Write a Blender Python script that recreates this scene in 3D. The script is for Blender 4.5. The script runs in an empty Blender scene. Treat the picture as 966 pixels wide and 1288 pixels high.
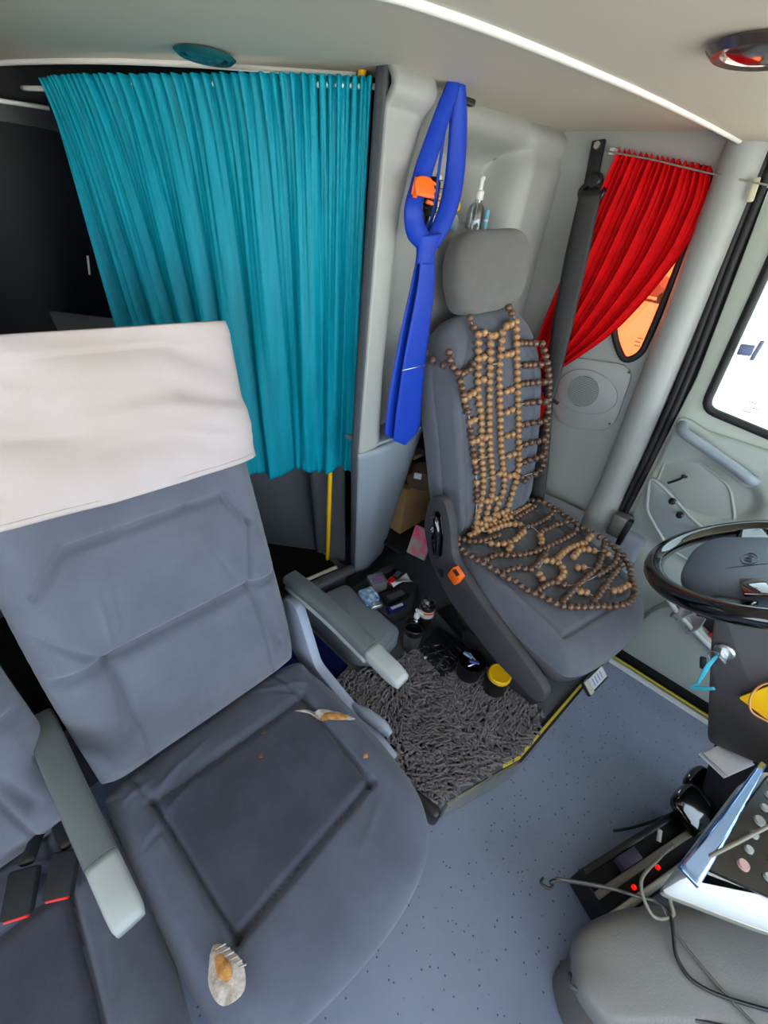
import bpy, bmesh, math, random
import numpy as np
from mathutils import Vector, Matrix
random.seed(7); rng = np.random.default_rng(7)
C = bpy.context.scene.collection
S = bpy.context.scene
# ------------------------------------------------------------ camera, light, exposure
cam_d = bpy.data.cameras.new('camera'); cam = bpy.data.objects.new('camera', cam_d); C.objects.link(cam)
cam_d.sensor_fit = 'HORIZONTAL'; cam_d.sensor_width = 36; cam_d.lens = 36*530/966; cam_d.clip_start = .02
cam.matrix_world = Matrix(((0.68274747, 0.36513343, -0.63287714, 0), (-0.72325591, 0.46069002, -0.51445659, 0),
                           (0.10371488, 0.80897607, 0.57861986, 1.5), (0, 0, 0, 1)))
S.camera = cam
S.view_settings.view_transform = 'Standard'; S.view_settings.look = 'None'; S.view_settings.gamma = 1
S.view_settings.use_curve_mapping = False; S.view_settings.exposure = 0.8
w = bpy.data.worlds.new('sky'); S.world = w; w.use_nodes = True
nt = w.node_tree; bg = nt.nodes['Background']
sky = nt.nodes.new('ShaderNodeTexSky'); sky.sky_type = 'HOSEK_WILKIE'; sky.turbidity = 3.5; sky.ground_albedo = .5
sky.sun_direction = (-.2, -.3, .93)
mixw = nt.nodes.new('ShaderNodeMix'); mixw.data_type = 'RGBA'; mixw.inputs[0].default_value = .62
mixw.inputs[7].default_value = (.72, .87, 1.0, 1)
nt.links.new(sky.outputs[0], mixw.inputs[6]); nt.links.new(mixw.outputs[2], bg.inputs[0]); bg.inputs[1].default_value = 4.6
sun_d = bpy.data.lights.new('sun', 'SUN'); sun_d.energy = 13; sun_d.angle = .05; sun_d.color = (1, .95, .86)
sun = bpy.data.objects.new('sun', sun_d); C.objects.link(sun); sun.location = (-2, -3, 8)
sun.rotation_euler = Vector((.2, .3, -.93)).to_track_quat('-Z', 'Y').to_euler()

# ------------------------------------------------------------ materials
def lin(c):
    return tuple(((v/255)/12.92 if v/255 <= .04045 else ((v/255+.055)/1.055)**2.4) for v in c)
MATS = {}
def mat(name, rgb, rough=.5, metal=0, var=0, scale=20, bump=0, bscale=200, rgb2=None, spec=.5, sheen=0, coat=0, stretch=None, alpha=None, trans=0, emit=None):
    if name in MATS: return MATS[name]
    m = bpy.data.materials.new(name); m.use_nodes = True; t = m.node_tree; b = t.nodes['Principled BSDF']
    c = lin(rgb); b.inputs['Base Color'].default_value = (*c, 1); b.inputs['Roughness'].default_value = rough
    b.inputs['Metallic'].default_value = metal; b.inputs['Specular IOR Level'].default_value = spec
    b.inputs['Coat Weight'].default_value = coat; b.inputs['Coat Roughness'].default_value = .03
    if sheen: b.inputs['Sheen Weight'].default_value = sheen; b.inputs['Sheen Roughness'].default_value = .6
    if trans: b.inputs['Transmission Weight'].default_value = trans; b.inputs['IOR'].default_value = 1.3
    if alpha is not None: b.inputs['Alpha'].default_value = alpha
    if emit: b.inputs['Emission Color'].default_value = (*lin(emit[0]), 1); b.inputs['Emission Strength'].default_value = emit[1]
    tc = t.nodes.new('ShaderNodeTexCoord'); src = tc.outputs['Object']
    if stretch:
        mp = t.nodes.new('ShaderNodeMapping'); mp.inputs['Scale'].default_value = stretch; t.links.new(src, mp.inputs[0]); src = mp.outputs[0]
    if var or rgb2:
        n = t.nodes.new('ShaderNodeTexNoise'); n.inputs['Scale'].default_value = scale; n.inputs['Detail'].default_value = 6
        n.inputs['Roughness'].default_value = .6; t.links.new(src, n.inputs[0])
        r = t.nodes.new('ShaderNodeValToRGB'); c2 = lin(rgb2) if rgb2 else tuple(v*(1-var) for v in c)
        r.color_ramp.elements[0].position = .35; r.color_ramp.elements[1].position = .65
        r.color_ramp.elements[0].color = (*c2, 1); r.color_ramp.elements[1].color = (*c, 1)
        t.links.new(n.outputs[0], r.inputs[0]); t.links.new(r.outputs[0], b.inputs['Base Color'])
    if bump:
        n2 = t.nodes.new('ShaderNodeTexNoise'); n2.inputs['Scale'].default_value = bscale; n2.inputs['Detail'].default_value = 3
        t.links.new(src, n2.inputs[0]); bp = t.nodes.new('ShaderNodeBump'); bp.inputs['Strength'].default_value = bump
        bp.inputs['Distance'].default_value = .002; t.links.new(n2.outputs[0], bp.inputs['Height']); t.links.new(bp.outputs[0], b.inputs['Normal'])
    MATS[name] = m; return m
fabric = mat('blue_grey_velour', (98, 101, 114), .95, var=.22, scale=7, bump=.25, bscale=500, sheen=.25, spec=.15)
fabric_dark = mat('worn_dark_velour', (86, 90, 106), .95, var=.25, scale=9, bump=.25, bscale=500, sheen=.2, spec=.15)
fabric_worn = mat('worn_insert_velour', (68, 70, 84), .95, var=.3, scale=8, bump=.3, bscale=500, sheen=.15, spec=.12)
cover_m = mat('white_cotton', (194, 182, 184), .9, rgb2=(188, 175, 168), scale=5, bump=.2, bscale=700, spec=.1)
drv_fab = mat('driver_grey_fabric', (92, 94, 104), .95, var=.12, scale=30, bump=.4, bscale=900, sheen=.2, spec=.15)
drv_head = mat('headrest_grey_fabric', (108, 106, 104), .95, var=.1, scale=30, bump=.4, bscale=900, sheen=.2, spec=.15)
drv_dark = mat('driver_dark_trim', (66, 64, 68), .7, var=.15, scale=12, bump=.2, bscale=300)
panel = mat('grey_cab_plastic', (158, 160, 156), .38, var=.05, scale=3, bump=.12, bscale=600)
panel2 = mat('cool_grey_plastic', (134, 142, 150), .42, var=.05, scale=3, bump=.12, bscale=600)
door_m = mat('door_grey_plastic', (166, 172, 166), .4, var=.05, scale=3, bump=.12, bscale=600)
door_frame_m = mat('door_frame_paint', (176, 184, 170), .4, var=.04, scale=4)
ceil_m = mat('ceiling_beige_grey', (206, 199, 182), .6, var=.03, scale=3, bump=.1, bscale=500)
ceil_w = mat('ceiling_white_trim', (232, 230, 222), .3)
black = mat('black_plastic', (22, 22, 24), .4)
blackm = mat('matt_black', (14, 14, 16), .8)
blackg = mat('gloss_black', (10, 8, 9), .12, coat=1)
rubber = mat('black_rubber', (26, 25, 26), .6)
teal = mat('teal_satin', (0, 150, 172), .5, var=.22, scale=9, bump=.35, bscale=60, stretch=(6, 6, .5), spec=.2)
red = mat('red_cloth', (216, 8, 16), .75, var=.25, scale=14, bump=.3, bscale=80, spec=.12)
blue = mat('royal_blue_satin', (16, 58, 172), .5, bump=.2, bscale=400, spec=.3)
belt_m = mat('belt_webbing', (27, 26, 27), .5, bump=.4, bscale=300, stretch=(1, 1, 4), spec=.6)
orange = mat('orange_plastic', (255, 106, 20), .4)
chrome = mat('chrome', (210, 212, 216), .15, metal=1)
steel = mat('brushed_steel', (200, 200, 200), .35, metal=1)
alu = mat('aluminium', (190, 188, 178), .35, metal=.8)
arm_m = mat('armrest_greygreen', (92, 98, 98), .6, bump=.15, bscale=400)
arm_l = mat('armrest_light_grey', (156, 160, 158), .45)
whitep = mat('white_plastic', (228, 228, 226), .35)
yellow = mat('yellow_plastic', (244, 186, 10), .45)
yellowst = mat('yellow_stripe', (226, 200, 60), .5)
carpetblk = mat('black_carpet', (34, 30, 28), 1, rgb2=(16, 14, 14), scale=80, bump=1, bscale=500, spec=.05)
bluecarp = mat('blue_carpet', (26, 34, 92), 1, rgb2=(16, 20, 60), scale=40, bump=1, bscale=400, spec=.05)
shag = mat('grey_chenille', (126, 117, 121), .95, var=.35, scale=14, sheen=.3, spec=.1)
foam = mat('yellowed_foam', (214, 160, 92), .95, rgb2=(150, 92, 40), scale=50, bump=.6, bscale=300)
lining = mat('torn_white_lining', (214, 204, 200), .9, rgb2=(150, 130, 110), scale=60, bump=.6, bscale=300)
cardb = mat('cardboard', (176, 136, 92), .85, var=.15, scale=20)
brown = mat('brown_tape', (96, 76, 62), .5)
teal_refl = mat('teal_reflection', (40, 104, 108), .25, metal=.4)  # teal reflection on the ceiling lamp, painted into its colour
redp = mat('red_plastic', (205, 24, 20), .35)
bluep = mat('light_blue_plastic', (110, 190, 220), .4)
bluepk = mat('blue_packet', (30, 120, 190), .35, rgb2=(200, 220, 235), scale=45)
silver = mat('silver_foil', (190, 192, 200), .22, metal=.7, bump=.6, bscale=90)
paper = mat('white_paper', (222, 220, 226), .8)
cable_g = mat('grey_cable', (128, 120, 108), .5)
cable_b = mat('black_cable', (24, 22, 24), .4)
bead_l = mat('tan_bead', (190, 146, 100), .35, rgb2=(146, 100, 62), scale=60, coat=.3)
bead_d = mat('brown_bead', (118, 84, 62), .3, rgb2=(66, 44, 34), scale=60, coat=.4)
padm = mat('grey_padded_vinyl', (122, 120, 118), .45, var=.1, scale=6, bump=.2, bscale=300)
colm = mat('column_dark_grey', (74, 70, 72), .55, var=.05, scale=6, bump=.15, bscale=400)
hubm = mat('steering_hub_grey', (88, 98, 116), .45, bump=.15, bscale=500)
darkwall = mat('dark_saloon', (10, 10, 16), .7)  # near-black: the darkness of the saloon is painted into the wall colour
greywall = mat('dark_grey_trim', (84, 86, 90), .7, var=.08, scale=10, bump=.3, bscale=500)

def glassmat(name, rgb, tint=.9, gloss=.08):
    m = bpy.data.materials.new(name); m.use_nodes = True; t = m.node_tree; t.nodes.clear()
    o = t.nodes.new('ShaderNodeOutputMaterial'); a = t.nodes.new('ShaderNodeBsdfTransparent'); g = t.nodes.new('ShaderNodeBsdfGlossy')
    a.inputs[0].default_value = (*lin(rgb), 1); g.inputs['Roughness'].default_value = .03
    mx = t.nodes.new('ShaderNodeMixShader'); mx.inputs[0].default_value = gloss
    t.links.new(a.outputs[0], mx.inputs[1]); t.links.new(g.outputs[0], mx.inputs[2]); t.links.new(mx.outputs[0], o.inputs[0]); return m
glass = glassmat('clear_glass', (240, 246, 242)); glass_o = glassmat('orange_tinted_glass', (226, 148, 116)); clearp = glassmat('clear_plastic', (236, 238, 238), gloss=.16)
darkglass = glassmat('smoked_glass', (50, 50, 60), gloss=.05)

def floor_mat():
    m = mat('speckled_vinyl', (132, 142, 166), .42, var=.14, scale=4, bump=.1, bscale=250)
    t = m.node_tree; b = t.nodes['Principled BSDF']
    old = b.inputs['Base Color'].links[0].from_socket
    tc = t.nodes.new('ShaderNodeTexCoord')
    v = t.nodes.new('ShaderNodeTexVoronoi'); v.inputs['Scale'].default_value = 62; t.links.new(tc.outputs['Object'], v.inputs[0])
    r = t.nodes.new('ShaderNodeValToRGB'); r.color_ramp.elements[0].position = .12; r.color_ramp.elements[1].position = .17
    r.color_ramp.elements[0].color = (1, 1, 1, 1); r.color_ramp.elements[1].color = (0, 0, 0, 1); t.links.new(v.outputs['Distance'], r.inputs[0])
    sp = t.nodes.new('ShaderNodeSeparateColor'); t.links.new(v.outputs['Color'], sp.inputs[0])
    gt = t.nodes.new('ShaderNodeMath'); gt.operation = 'GREATER_THAN'; gt.inputs[1].default_value = .40; t.links.new(sp.outputs[0], gt.inputs[0])
    mu = t.nodes.new('ShaderNodeMath'); mu.operation = 'MULTIPLY'; t.links.new(r.outputs[0], mu.inputs[0]); t.links.new(gt.outputs[0], mu.inputs[1])
    mx = t.nodes.new('ShaderNodeMix'); mx.data_type = 'RGBA'; t.links.new(mu.outputs[0], mx.inputs[0]); t.links.new(old, mx.inputs[6])
    mx.inputs[7].default_value = (*lin((62, 66, 82)), 1); t.links.new(mx.outputs[2], b.inputs['Base Color']); return m
floor_m = floor_mat()

# ------------------------------------------------------------ object helpers (vertices in world metres)
WP = {}
def wpos(o): return WP[o.name] if o is not None else Vector((0, 0, 0))
def link_me(name, me, m, parent=None, c=None, kind=None):
    o = bpy.data.objects.new(name, me); C.objects.link(o)
    if m: me.materials.append(m)
    o.location = Vector(c) - wpos(parent)
    if parent: o.parent = parent
    WP[o.name] = Vector(c)
    if kind: o['kind'] = kind
    return o
def mk(name, V, F, m, parent=None, smooth=True, kind=None):
    V = np.asarray(V, float).reshape(-1, 3); c = (V.min(0)+V.max(0))/2; c[2] = V[:, 2].min()
    me = bpy.data.meshes.new(name); me.from_pydata((V-c).tolist(), [], [tuple(int(i) for i in f) for f in F]); me.validate(); me.update()
    bm = bmesh.new(); bm.from_mesh(me); bmesh.ops.recalc_face_normals(bm, faces=bm.faces); bm.to_mesh(me); bm.free()
    if smooth:
        me.shade_smooth()
    return link_me(name, me, m, parent, c, kind)
def frombm(name, bm, m, parent=None, smooth=True, kind=None):
    bmesh.ops.recalc_face_normals(bm, faces=bm.faces)
    V = np.array([v.co[:] for v in bm.verts]); c = (V.min(0)+V.max(0))/2; c[2] = V[:, 2].min()
    bmesh.ops.translate(bm, verts=bm.verts, vec=-Vector(c)); me = bpy.data.meshes.new(name); bm.to_mesh(me); bm.free()
    if smooth:
        me.shade_smooth(); me.set_sharp_from_angle(angle=math.radians(38))
    return link_me(name, me, m, parent, c, kind)
def sharp(o, a=38): o.data.set_sharp_from_angle(angle=math.radians(a)); return o
def thing(name, label, cat, loc, group=None):
    o = bpy.data.objects.new(name, None); C.objects.link(o); o.location = loc; o.empty_display_size = .05; WP[o.name] = Vector(loc)
    return tag(o, label, cat, group)
def tag(o, label, cat, group=None):
    o['label'] = label; o['category'] = cat
    if group: o['group'] = group
    return o
def st(o): o['kind'] = 'structure'; return o
def rot(x=0, y=0, z=0): return Matrix.Rotation(math.radians(z), 4, 'Z') @ Matrix.Rotation(math.radians(y), 4, 'Y') @ Matrix.Rotation(math.radians(x), 4, 'X')
def bbox(bm, c, s, R=None, bev=.004, seg=2):
    g = bmesh.ops.create_cube(bm, size=1); vs = g['verts']; bmesh.ops.scale(bm, vec=s, verts=vs)
    if bev:
        es = list({e for v in vs for e in v.link_edges}); r = bmesh.ops.bevel(bm, geom=es, offset=min(bev, min(s)*.45), segments=seg, affect='EDGES', profile=.5)
        vs = list({v for f in r['faces'] for v in f.verts} | {v for v in vs if v.is_valid})
    M_ = Matrix.Translation(c) @ (R or Matrix())
    bmesh.ops.transform(bm, matrix=M_, verts=vs)
def box(name, c, s, m, parent=None, R=None, bev=.004, seg=2, kind=None):
    bm = bmesh.new(); bbox(bm, c, s, R, bev, seg); return frombm(name, bm, m, parent, kind=kind)
def spl(P, n):
    P = np.array(P, float)
    if len(P) < 3 or n <= 1: return P
    Q = np.vstack([2*P[0]-P[1], P, 2*P[-1]-P[-2]]); out = []
    for i in range(1, len(Q)-2):
        for t in np.linspace(0, 1, n, endpoint=False):
            a, b, c, d = Q[i-1:i+3]; out.append(.5*((2*b)+(-a+c)*t+(2*a-5*b+4*c-d)*t*t+(-a+3*b-3*c+d)*t**3))
    out.append(P[-1]); return np.array(out)
def tube_vf(P, r, k=8, closed=False, flat=1):
    P = np.array(P, float); n = len(P); rr = np.broadcast_to(np.array(r, float), (n,))
    T = np.gradient(P, axis=0)
    if closed: T = np.roll(P, -1, 0)-np.roll(P, 1, 0)
    T /= np.linalg.norm(T, axis=1)[:, None]+1e-9; up = np.array([0, 0, 1.]) if abs(T[0][2]) < .9 else np.array([1., 0, 0])
    N = up-T[0]*(up@T[0]); N /= np.linalg.norm(N); V = []
    for i in range(n):
        N = N-T[i]*(N@T[i]); N /= np.linalg.norm(N)+1e-9; B = np.cross(T[i], N)
        for j in range(k):
            a = 2*math.pi*j/k; V.append(P[i]+rr[i]*(math.cos(a)*N*flat+math.sin(a)*B))
    F = []; e = n if closed else n-1
    for i in range(e):
        for j in range(k):
            a, b = i*k+j, i*k+(j+1) % k; i2 = (i+1) % n; F.append((a, b, i2*k+(j+1) % k, i2*k+j))
    if not closed: F += [tuple(range(k))[::-1], tuple((n-1)*k+j for j in range(k))]
    return V, F
def tube(name, P, r, m, parent=None, n=6, k=8, closed=False, flat=1, kind=None):
    if closed: Q = np.array(P, float)
    else: Q = spl(P, n)
    if not np.isscalar(r): r = np.interp(np.linspace(0, 1, len(Q)), np.linspace(0, 1, len(r)), r)
    V, F = tube_vf(Q, r, k, closed, flat); return mk(name, V, F, m, parent, kind=kind)
def lathe(name, prof, c, m, parent=None, R=None, k=32, kind=None):
    V = []; F = []; n = len(prof)
    for r, z in prof:
        for j in range(k):
            a = 2*math.pi*j/k; V.append((r*math.cos(a), r*math.sin(a), z))
    for i in range(n-1):
        for j in range(k): F.append((i*k+j, i*k+(j+1) % k, (i+1)*k+(j+1) % k, (i+1)*k+j))
    if prof[0][0] > 1e-5: F.append(tuple(range(k))[::-1])
    if prof[-1][0] > 1e-5: F.append(tuple((n-1)*k+j for j in range(k)))
    M_ = Matrix.Translation(c) @ (R or Matrix()); V = [M_ @ Vector(v) for v in V]
    o = mk(name, V, F, m, parent, kind=kind); return sharp(o, 35)
def grid_vf(nu, nv, fn, close_u=False):
    V = [fn(i/(nu-1), j/(nv-1)) for j in range(nv) for i in range(nu)]
    F = [(j*nu+i, j*nu+i+1, (j+1)*nu+i+1, (j+1)*nu+i) for j in range(nv-1) for i in range(nu-1)]
    return V, F
def sheet(name, nu, nv, fn, m, parent=None, th=.0015, kind=None):
    """a cloth or shell: a gridded surface with real thickness"""
    V, F = grid_vf(nu, nv, fn); V = np.array(V, float); G = V.reshape(nv, nu, 3)
    du = np.gradient(G, axis=1); dv = np.gradient(G, axis=0); N = np.cross(du, dv); N /= np.linalg.norm(N, axis=2)[..., None]+1e-12
    B = (G+N*th).reshape(-1, 3); n = len(V); F2 = F+[tuple(q+n for q in f[::-1]) for f in F]
    ring = [i for i in range(nu)]+[j*nu+nu-1 for j in range(1, nv)]+[(nv-1)*nu+i for i in range(nu-2, -1, -1)]+[j*nu for j in range(nv-2, 0, -1)]
    for a, b in zip(ring, ring[1:]+ring[:1]): F2.append((a, b, b+n, a+n))
    return mk(name, np.vstack([V, B]), F2, m, parent, kind=kind)
def plate_bm(outer, holes, depth, M_, bev=0, res=12):
    """a flat plate with holes: outline in (a, b), thickness along the third local axis"""
    cu = bpy.data.curves.new('tmp', 'CURVE'); cu.dimensions = '2D'; cu.fill_mode = 'BOTH'; cu.extrude = depth/2-bev; cu.bevel_depth = bev; cu.bevel_resolution = 1
    cu.offset = -bev
    for pl in [outer]+holes:
        s = cu.splines.new('POLY'); s.points.add(len(pl)-1); s.use_cyclic_u = True
        for i, p in enumerate(pl): s.points[i].co = (p[0], p[1], 0, 1)
    o = bpy.data.objects.new('tmp', cu); C.objects.link(o); dg = bpy.context.evaluated_depsgraph_get()
    me = bpy.data.meshes.new_from_object(o.evaluated_get(dg)); bm = bmesh.new(); bm.from_mesh(me)
    bpy.data.objects.remove(o); bpy.data.meshes.remove(me); bpy.data.curves.remove(cu)
    bmesh.ops.remove_doubles(bm, verts=bm.verts, dist=1e-5); bmesh.ops.transform(bm, matrix=M_, verts=bm.verts); return bm
def plate(name, outer, holes, depth, M_, m, parent=None, bev=0, kind=None):
    return frombm(name, plate_bm(outer, holes, depth, M_, bev), m, parent, kind=kind)
def frame(o, u, v):
    o, u, v = map(Vector, (o, u, v)); v.normalize(); u = (u-v*u.dot(v)).normalized(); n = u.cross(v)
    return Matrix(((u.x, v.x, n.x, o.x), (u.y, v.y, n.y, o.y), (u.z, v.z, n.z, o.z), (0, 0, 0, 1)))
XW = lambda x: frame((x, 0, 0), (0, -1, 0), (0, 0, 1))    # plate on the side wall: local a = -Y, b = Z, normal -X
YW = lambda y: frame((0, y, 0), (1, 0, 0), (0, 0, 1))     # plate across the bus: local a = X, b = Z
ZW = lambda z: Matrix.Translation((0, 0, z))
def yz(pts): return [(-y, z) for y, z in pts]
def rnd(pts, r, n=5):
    """round the corners of a polygon"""
    out = []; L = len(pts)
    for i in range(L):
        p = np.array(pts[i], float); a = np.array(pts[i-1], float); b = np.array(pts[(i+1) % L], float); rr = r[i] if hasattr(r, '__len__') else r
        da, db = a-p, b-p; la, lb = np.linalg.norm(da), np.linalg.norm(db); d = min(rr, la*.48, lb*.48); s, e = p+da/la*d, p+db/lb*d
        for t in np.linspace(0, 1, n): out.append(tuple((1-t)**2*s+2*t*(1-t)*p+t*t*e))
    return out
def segd(X, Y, poly):
    d = np.full(X.shape, 9.)
    for (x0, y0), (x1, y1) in zip(poly, poly[1:]):
        dx, dy = x1-x0, y1-y0; t = np.clip(((X-x0)*dx+(Y-y0)*dy)/(dx*dx+dy*dy+1e-12), 0, 1); d = np.minimum(d, np.hypot(X-x0-t*dx, Y-y0-t*dy))
    return d
def radial(out, X0, Y0):
    P = spl(list(out)+[out[0]], 10)-np.array([X0, Y0]); a = np.arctan2(P[:, 1], P[:, 0]); r = np.hypot(P[:, 0], P[:, 1])
    i = np.argsort(a); a, r = a[i], r[i]; a = np.concatenate([a-2*np.pi, a, a+2*np.pi]); r = np.tile(r, 3); return lambda t: np.interp(t, a, r)
def pad(name, out, th, M_, m, parent=None, top=None, n=96, p=4, back=1.0, ctr=None, bend=None):
    """an upholstered pad: star-shaped outline in (a, b), rounded edge, top relief from top(a, b)"""
    out = np.array(out, float); c = np.array(ctr) if ctr else (out.min(0)+out.max(0))/2; R = radial(out, *c)
    g = np.linspace(-1, 1, n); g = np.sign(g)*(1-(1-np.abs(g))**1.5); U, Vv = np.meshgrid(g, g)
    s = np.maximum(np.abs(U), np.abs(Vv)); hw, hh = np.ptp(out[:, 0])/2, np.ptp(out[:, 1])/2; ang = np.arctan2(Vv*hh, U*hw)
    rr = R(ang)*s; X = c[0]+rr*np.cos(ang); Y = c[1]+rr*np.sin(ang); e = (1-s**p)**(1/p if p < 4 else .38)
    Zt = th/2*e; Zb = -th/2*e*back
    if top is not None: Zt = Zt+top(X, Y)*np.clip((1-s)*8, 0, 1)
    if bend is not None: dz = bend(X, Y); Zt = Zt+dz; Zb = Zb+dz
    k = n*n; V = np.vstack([np.stack([X, Y, Zt], -1).reshape(-1, 3), np.stack([X, Y, Zb], -1).reshape(-1, 3)])
    F = []
    for j in range(n-1):
        for i in range(n-1):
            a = j*n+i; F.append((a, a+1, a+n+1, a+n)); F.append((k+a, k+a+n, k+a+n+1, k+a+1))
    A = np.array(M_); V = V@A[:3, :3].T+A[:3, 3]
    cc = (V.min(0)+V.max(0))/2; cc[2] = V[:, 2].min()
    me = bpy.data.meshes.new(name); me.from_pydata((V-cc).tolist(), [], F); bm = bmesh.new(); bm.from_mesh(me)
    bmesh.ops.remove_doubles(bm, verts=bm.verts, dist=2e-5); bmesh.ops.recalc_face_normals(bm, faces=bm.faces); bm.to_mesh(me); bm.free(); me.shade_smooth()
    return link_me(name, me, m, parent, cc)
def inside(x, y, poly):
    c = False; j = len(poly)-1
    for i in range(len(poly)):
        if (poly[i][1] > y) != (poly[j][1] > y) and x < (poly[j][0]-poly[i][0])*(y-poly[i][1])/(poly[j][1]-poly[i][1])+poly[i][0]: c = not c
        j = i
    return c
def nz(X, Y, s, seed=0):
    r = np.random.default_rng(seed); v = 0*X
    for k in range(6):
        a, b, c, d = r.normal(size=4)*s; v = v+np.sin(a*X+b*Y+c+d)
    return v/6

# ============================================================ SETTING
X0, X1 = -1.35, 1.68
st(box('floor', (.2, .1, -.03), (3.1, 3.6, .06), floor_m, bev=0))
# outside ground, seen through the door panes
st(box('ground', (35, 0, -1.3), (120, 120, .1), mat('pale_concrete', (206, 200, 190), .9, var=.06, scale=2), bev=0))

# ceiling: rear sheet with a curved rear edge, a rounded white step, and the front sheet
cz = lambda x, y: 1.70+.055*(x-.83)-.04*(y-.8)*0+.035*(.8-y)*0
redge = [tuple(p) for p in spl([(.38, 1.75), (.415, 1.58), (.50, 1.33), (.60, 1.14), (.70, 1.00), (.80, .86)], 6)]
scv = [(-1.3, .90), (.20, .52), (.48, .418), (.83, .368), (1.19, .342), (1.70, .322)]
step = [tuple(p) for p in spl(scv, 8)]
rear = [(-1.3, 1.75)]+redge+[(1.70, .86)]+step[::-1]
def tilt(bm):
    for v in bm.verts: v.co.z += .055*(v.co.x-.83)
    return bm
st(frombm('ceiling', tilt(plate_bm([(p[0], p[1]) for p in rear], [], .02, ZW(1.725))), ceil_m))
front = step+[(1.70, -1.4), (-1.3, -1.4)]
st(frombm('ceiling', tilt(plate_bm(front, [], .02, ZW(1.700))), ceil_m))
SZ = lambda x: 1.690+.055*(x-.83)
st(tube('trim_1', [(x, y, SZ(x)-.001) for x, y in step], .0065, ceil_w, n=1, k=12, flat=.8))
st(sheet('trim_4', len(step), 5, lambda u, v: (step[int(round(u*(len(step)-1)))][0], step[int(round(u*(len(step)-1)))][1]+.034*v, SZ(step[int(round(u*(len(step)-1)))][0])-.004+.030*v**1.5), mat('satin_step', (150, 156, 164), .28), th=.004))
st(tube('trim_2', [(x, y, 1.712+.055*(x-.83)) for x, y in redge], .006, ceil_w, n=1, k=8))
st(tube('trim_5', [(x-.05, y+.10, 1.735+.055*(x-.83)) for x, y in redge], .004, ceil_w, n=1, k=8))
# roof shell above everything
st(box('roof', (.2, .05, 1.93), (3.2, 3.6, .04), darkwall, bev=0))
st(box('wall_front', (.2, -1.45, .3), (3.1, .05, .75), panel2, bev=0))
st(box('wall_back', (-.15, 1.72, .85), (2.3, .05, 2.1), darkwall, bev=0))
st(plate('wall_left', yz([(-1.45, 0), (1.75, 0), (1.75, 1.92), (-1.45, 1.92)]), [yz([(-1.2, .8), (.5, .8), (.5, 1.6), (-1.2, 1.6)])], .04, XW(X0), panel2))
st(sheet('dark_gap_sheet', 20, 4, lambda u, v: (.88-.44*u, .92+.84*u**.8, 1.60+.33*v), darkwall, th=.01))  # near-black sheet added to paint in the dark gap above the curtain
st(box('light_seal_front', (.2, -1.43, 1.82), (3.1, .03, .26), panel2, bev=0))  # unseen plate added to stop light entering above the ceiling
st(box('light_seal_right', (1.71, .15, 1.83), (.02, 3.2, .24), panel2, bev=0))  # side plate added out of view, closes the roof gap against light
st(box('light_seal_rear', (1.72, 1.3, .85), (.02, .9, 2.1), darkwall, bev=0))  # unseen plate added to keep light out behind the right side
st(box('wall_right_front', (1.72, -1.2, .85), (.02, .5, 2.1), panel2, bev=0))
st(box('light_seal_recess', (1.33, 1.33, .95), (.80, .02, 1.95), darkwall, bev=0))  # backing added to shut out light leaking behind the partition
# dark saloon window behind the curtain, with pale edge strips
wf = thing('saloon_window', 'dark saloon window with thin pale edge strips left of the teal curtain', 'window', (.1, 1.66, 1.0)); wf['kind'] = 'structure'
for k in ('label', 'category'): del wf[k]
wf.name = 'window_2'; WP['window_2'] = WP['saloon_window']
plate('window_frame', [(-.5, .7), (.56, .7), (.56, 1.62), (-.5, 1.62)], [[(-.46, .74), (.50, .74), (.50, 1.58), (-.46, 1.58)]], .03, YW(1.66), black, wf)
box('pane', (.02, 1.665, 1.16), (.98, .006, .86), mat('unlit_glass', (8, 8, 12), .5, spec=.2), wf, bev=0)
tube('edge_strip', [(.25, 1.635, 1.612), (.47, 1.635, 1.622)], .005, ceil_w, wf, n=1)
tube('edge_strip', [(.47, 1.635, 1.30), (.462, 1.635, 1.25)], .003, ceil_w, wf, n=1)
tube('edge_strip', [(.455, 1.635, 1.13), (.447, 1.635, 1.09)], .003, ceil_w, wf, n=1)

# partition behind the driver: upper moulding as one relief surface
def part_y(x, z):
    xe = .850+.06*np.clip((z-1.45)/.25, 0, 1)**1.5+.015*np.clip((1.15-z)/.2, 0, 1)
    s = 1/(1+np.exp(-(x-xe-.02)/.014)); y = .76+.09*s                                   # front strip, then a cove
    ni = 1/(1+np.exp(-(x-1.08)/.02))/(1+np.exp((x-(1.42+.04*(z-1.46)/.2))/.008)); top = 1/(1+np.exp((z-1.66)/.012)); bot = 1/(1+np.exp(-(z-1.455)/.004))
    y = y+.10*ni*top*bot
    y = y-.035*np.clip((x-1.44)/.05, 0, 1)*np.clip((1.72-z)/.1, 0, 1)
    y = y-.02*np.exp(-((z-1.69)/.02)**2)
    return y
nu, nv = 150, 150
st(sheet('wall_partition', nu, nv, lambda u, v: (.775+u*.912, float(part_y(.775+u*.912, .93+v*.82)), .93+v*.82+.04*u*v), panel, th=.015))
z_ = lambda v: .20+v*1.52
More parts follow.
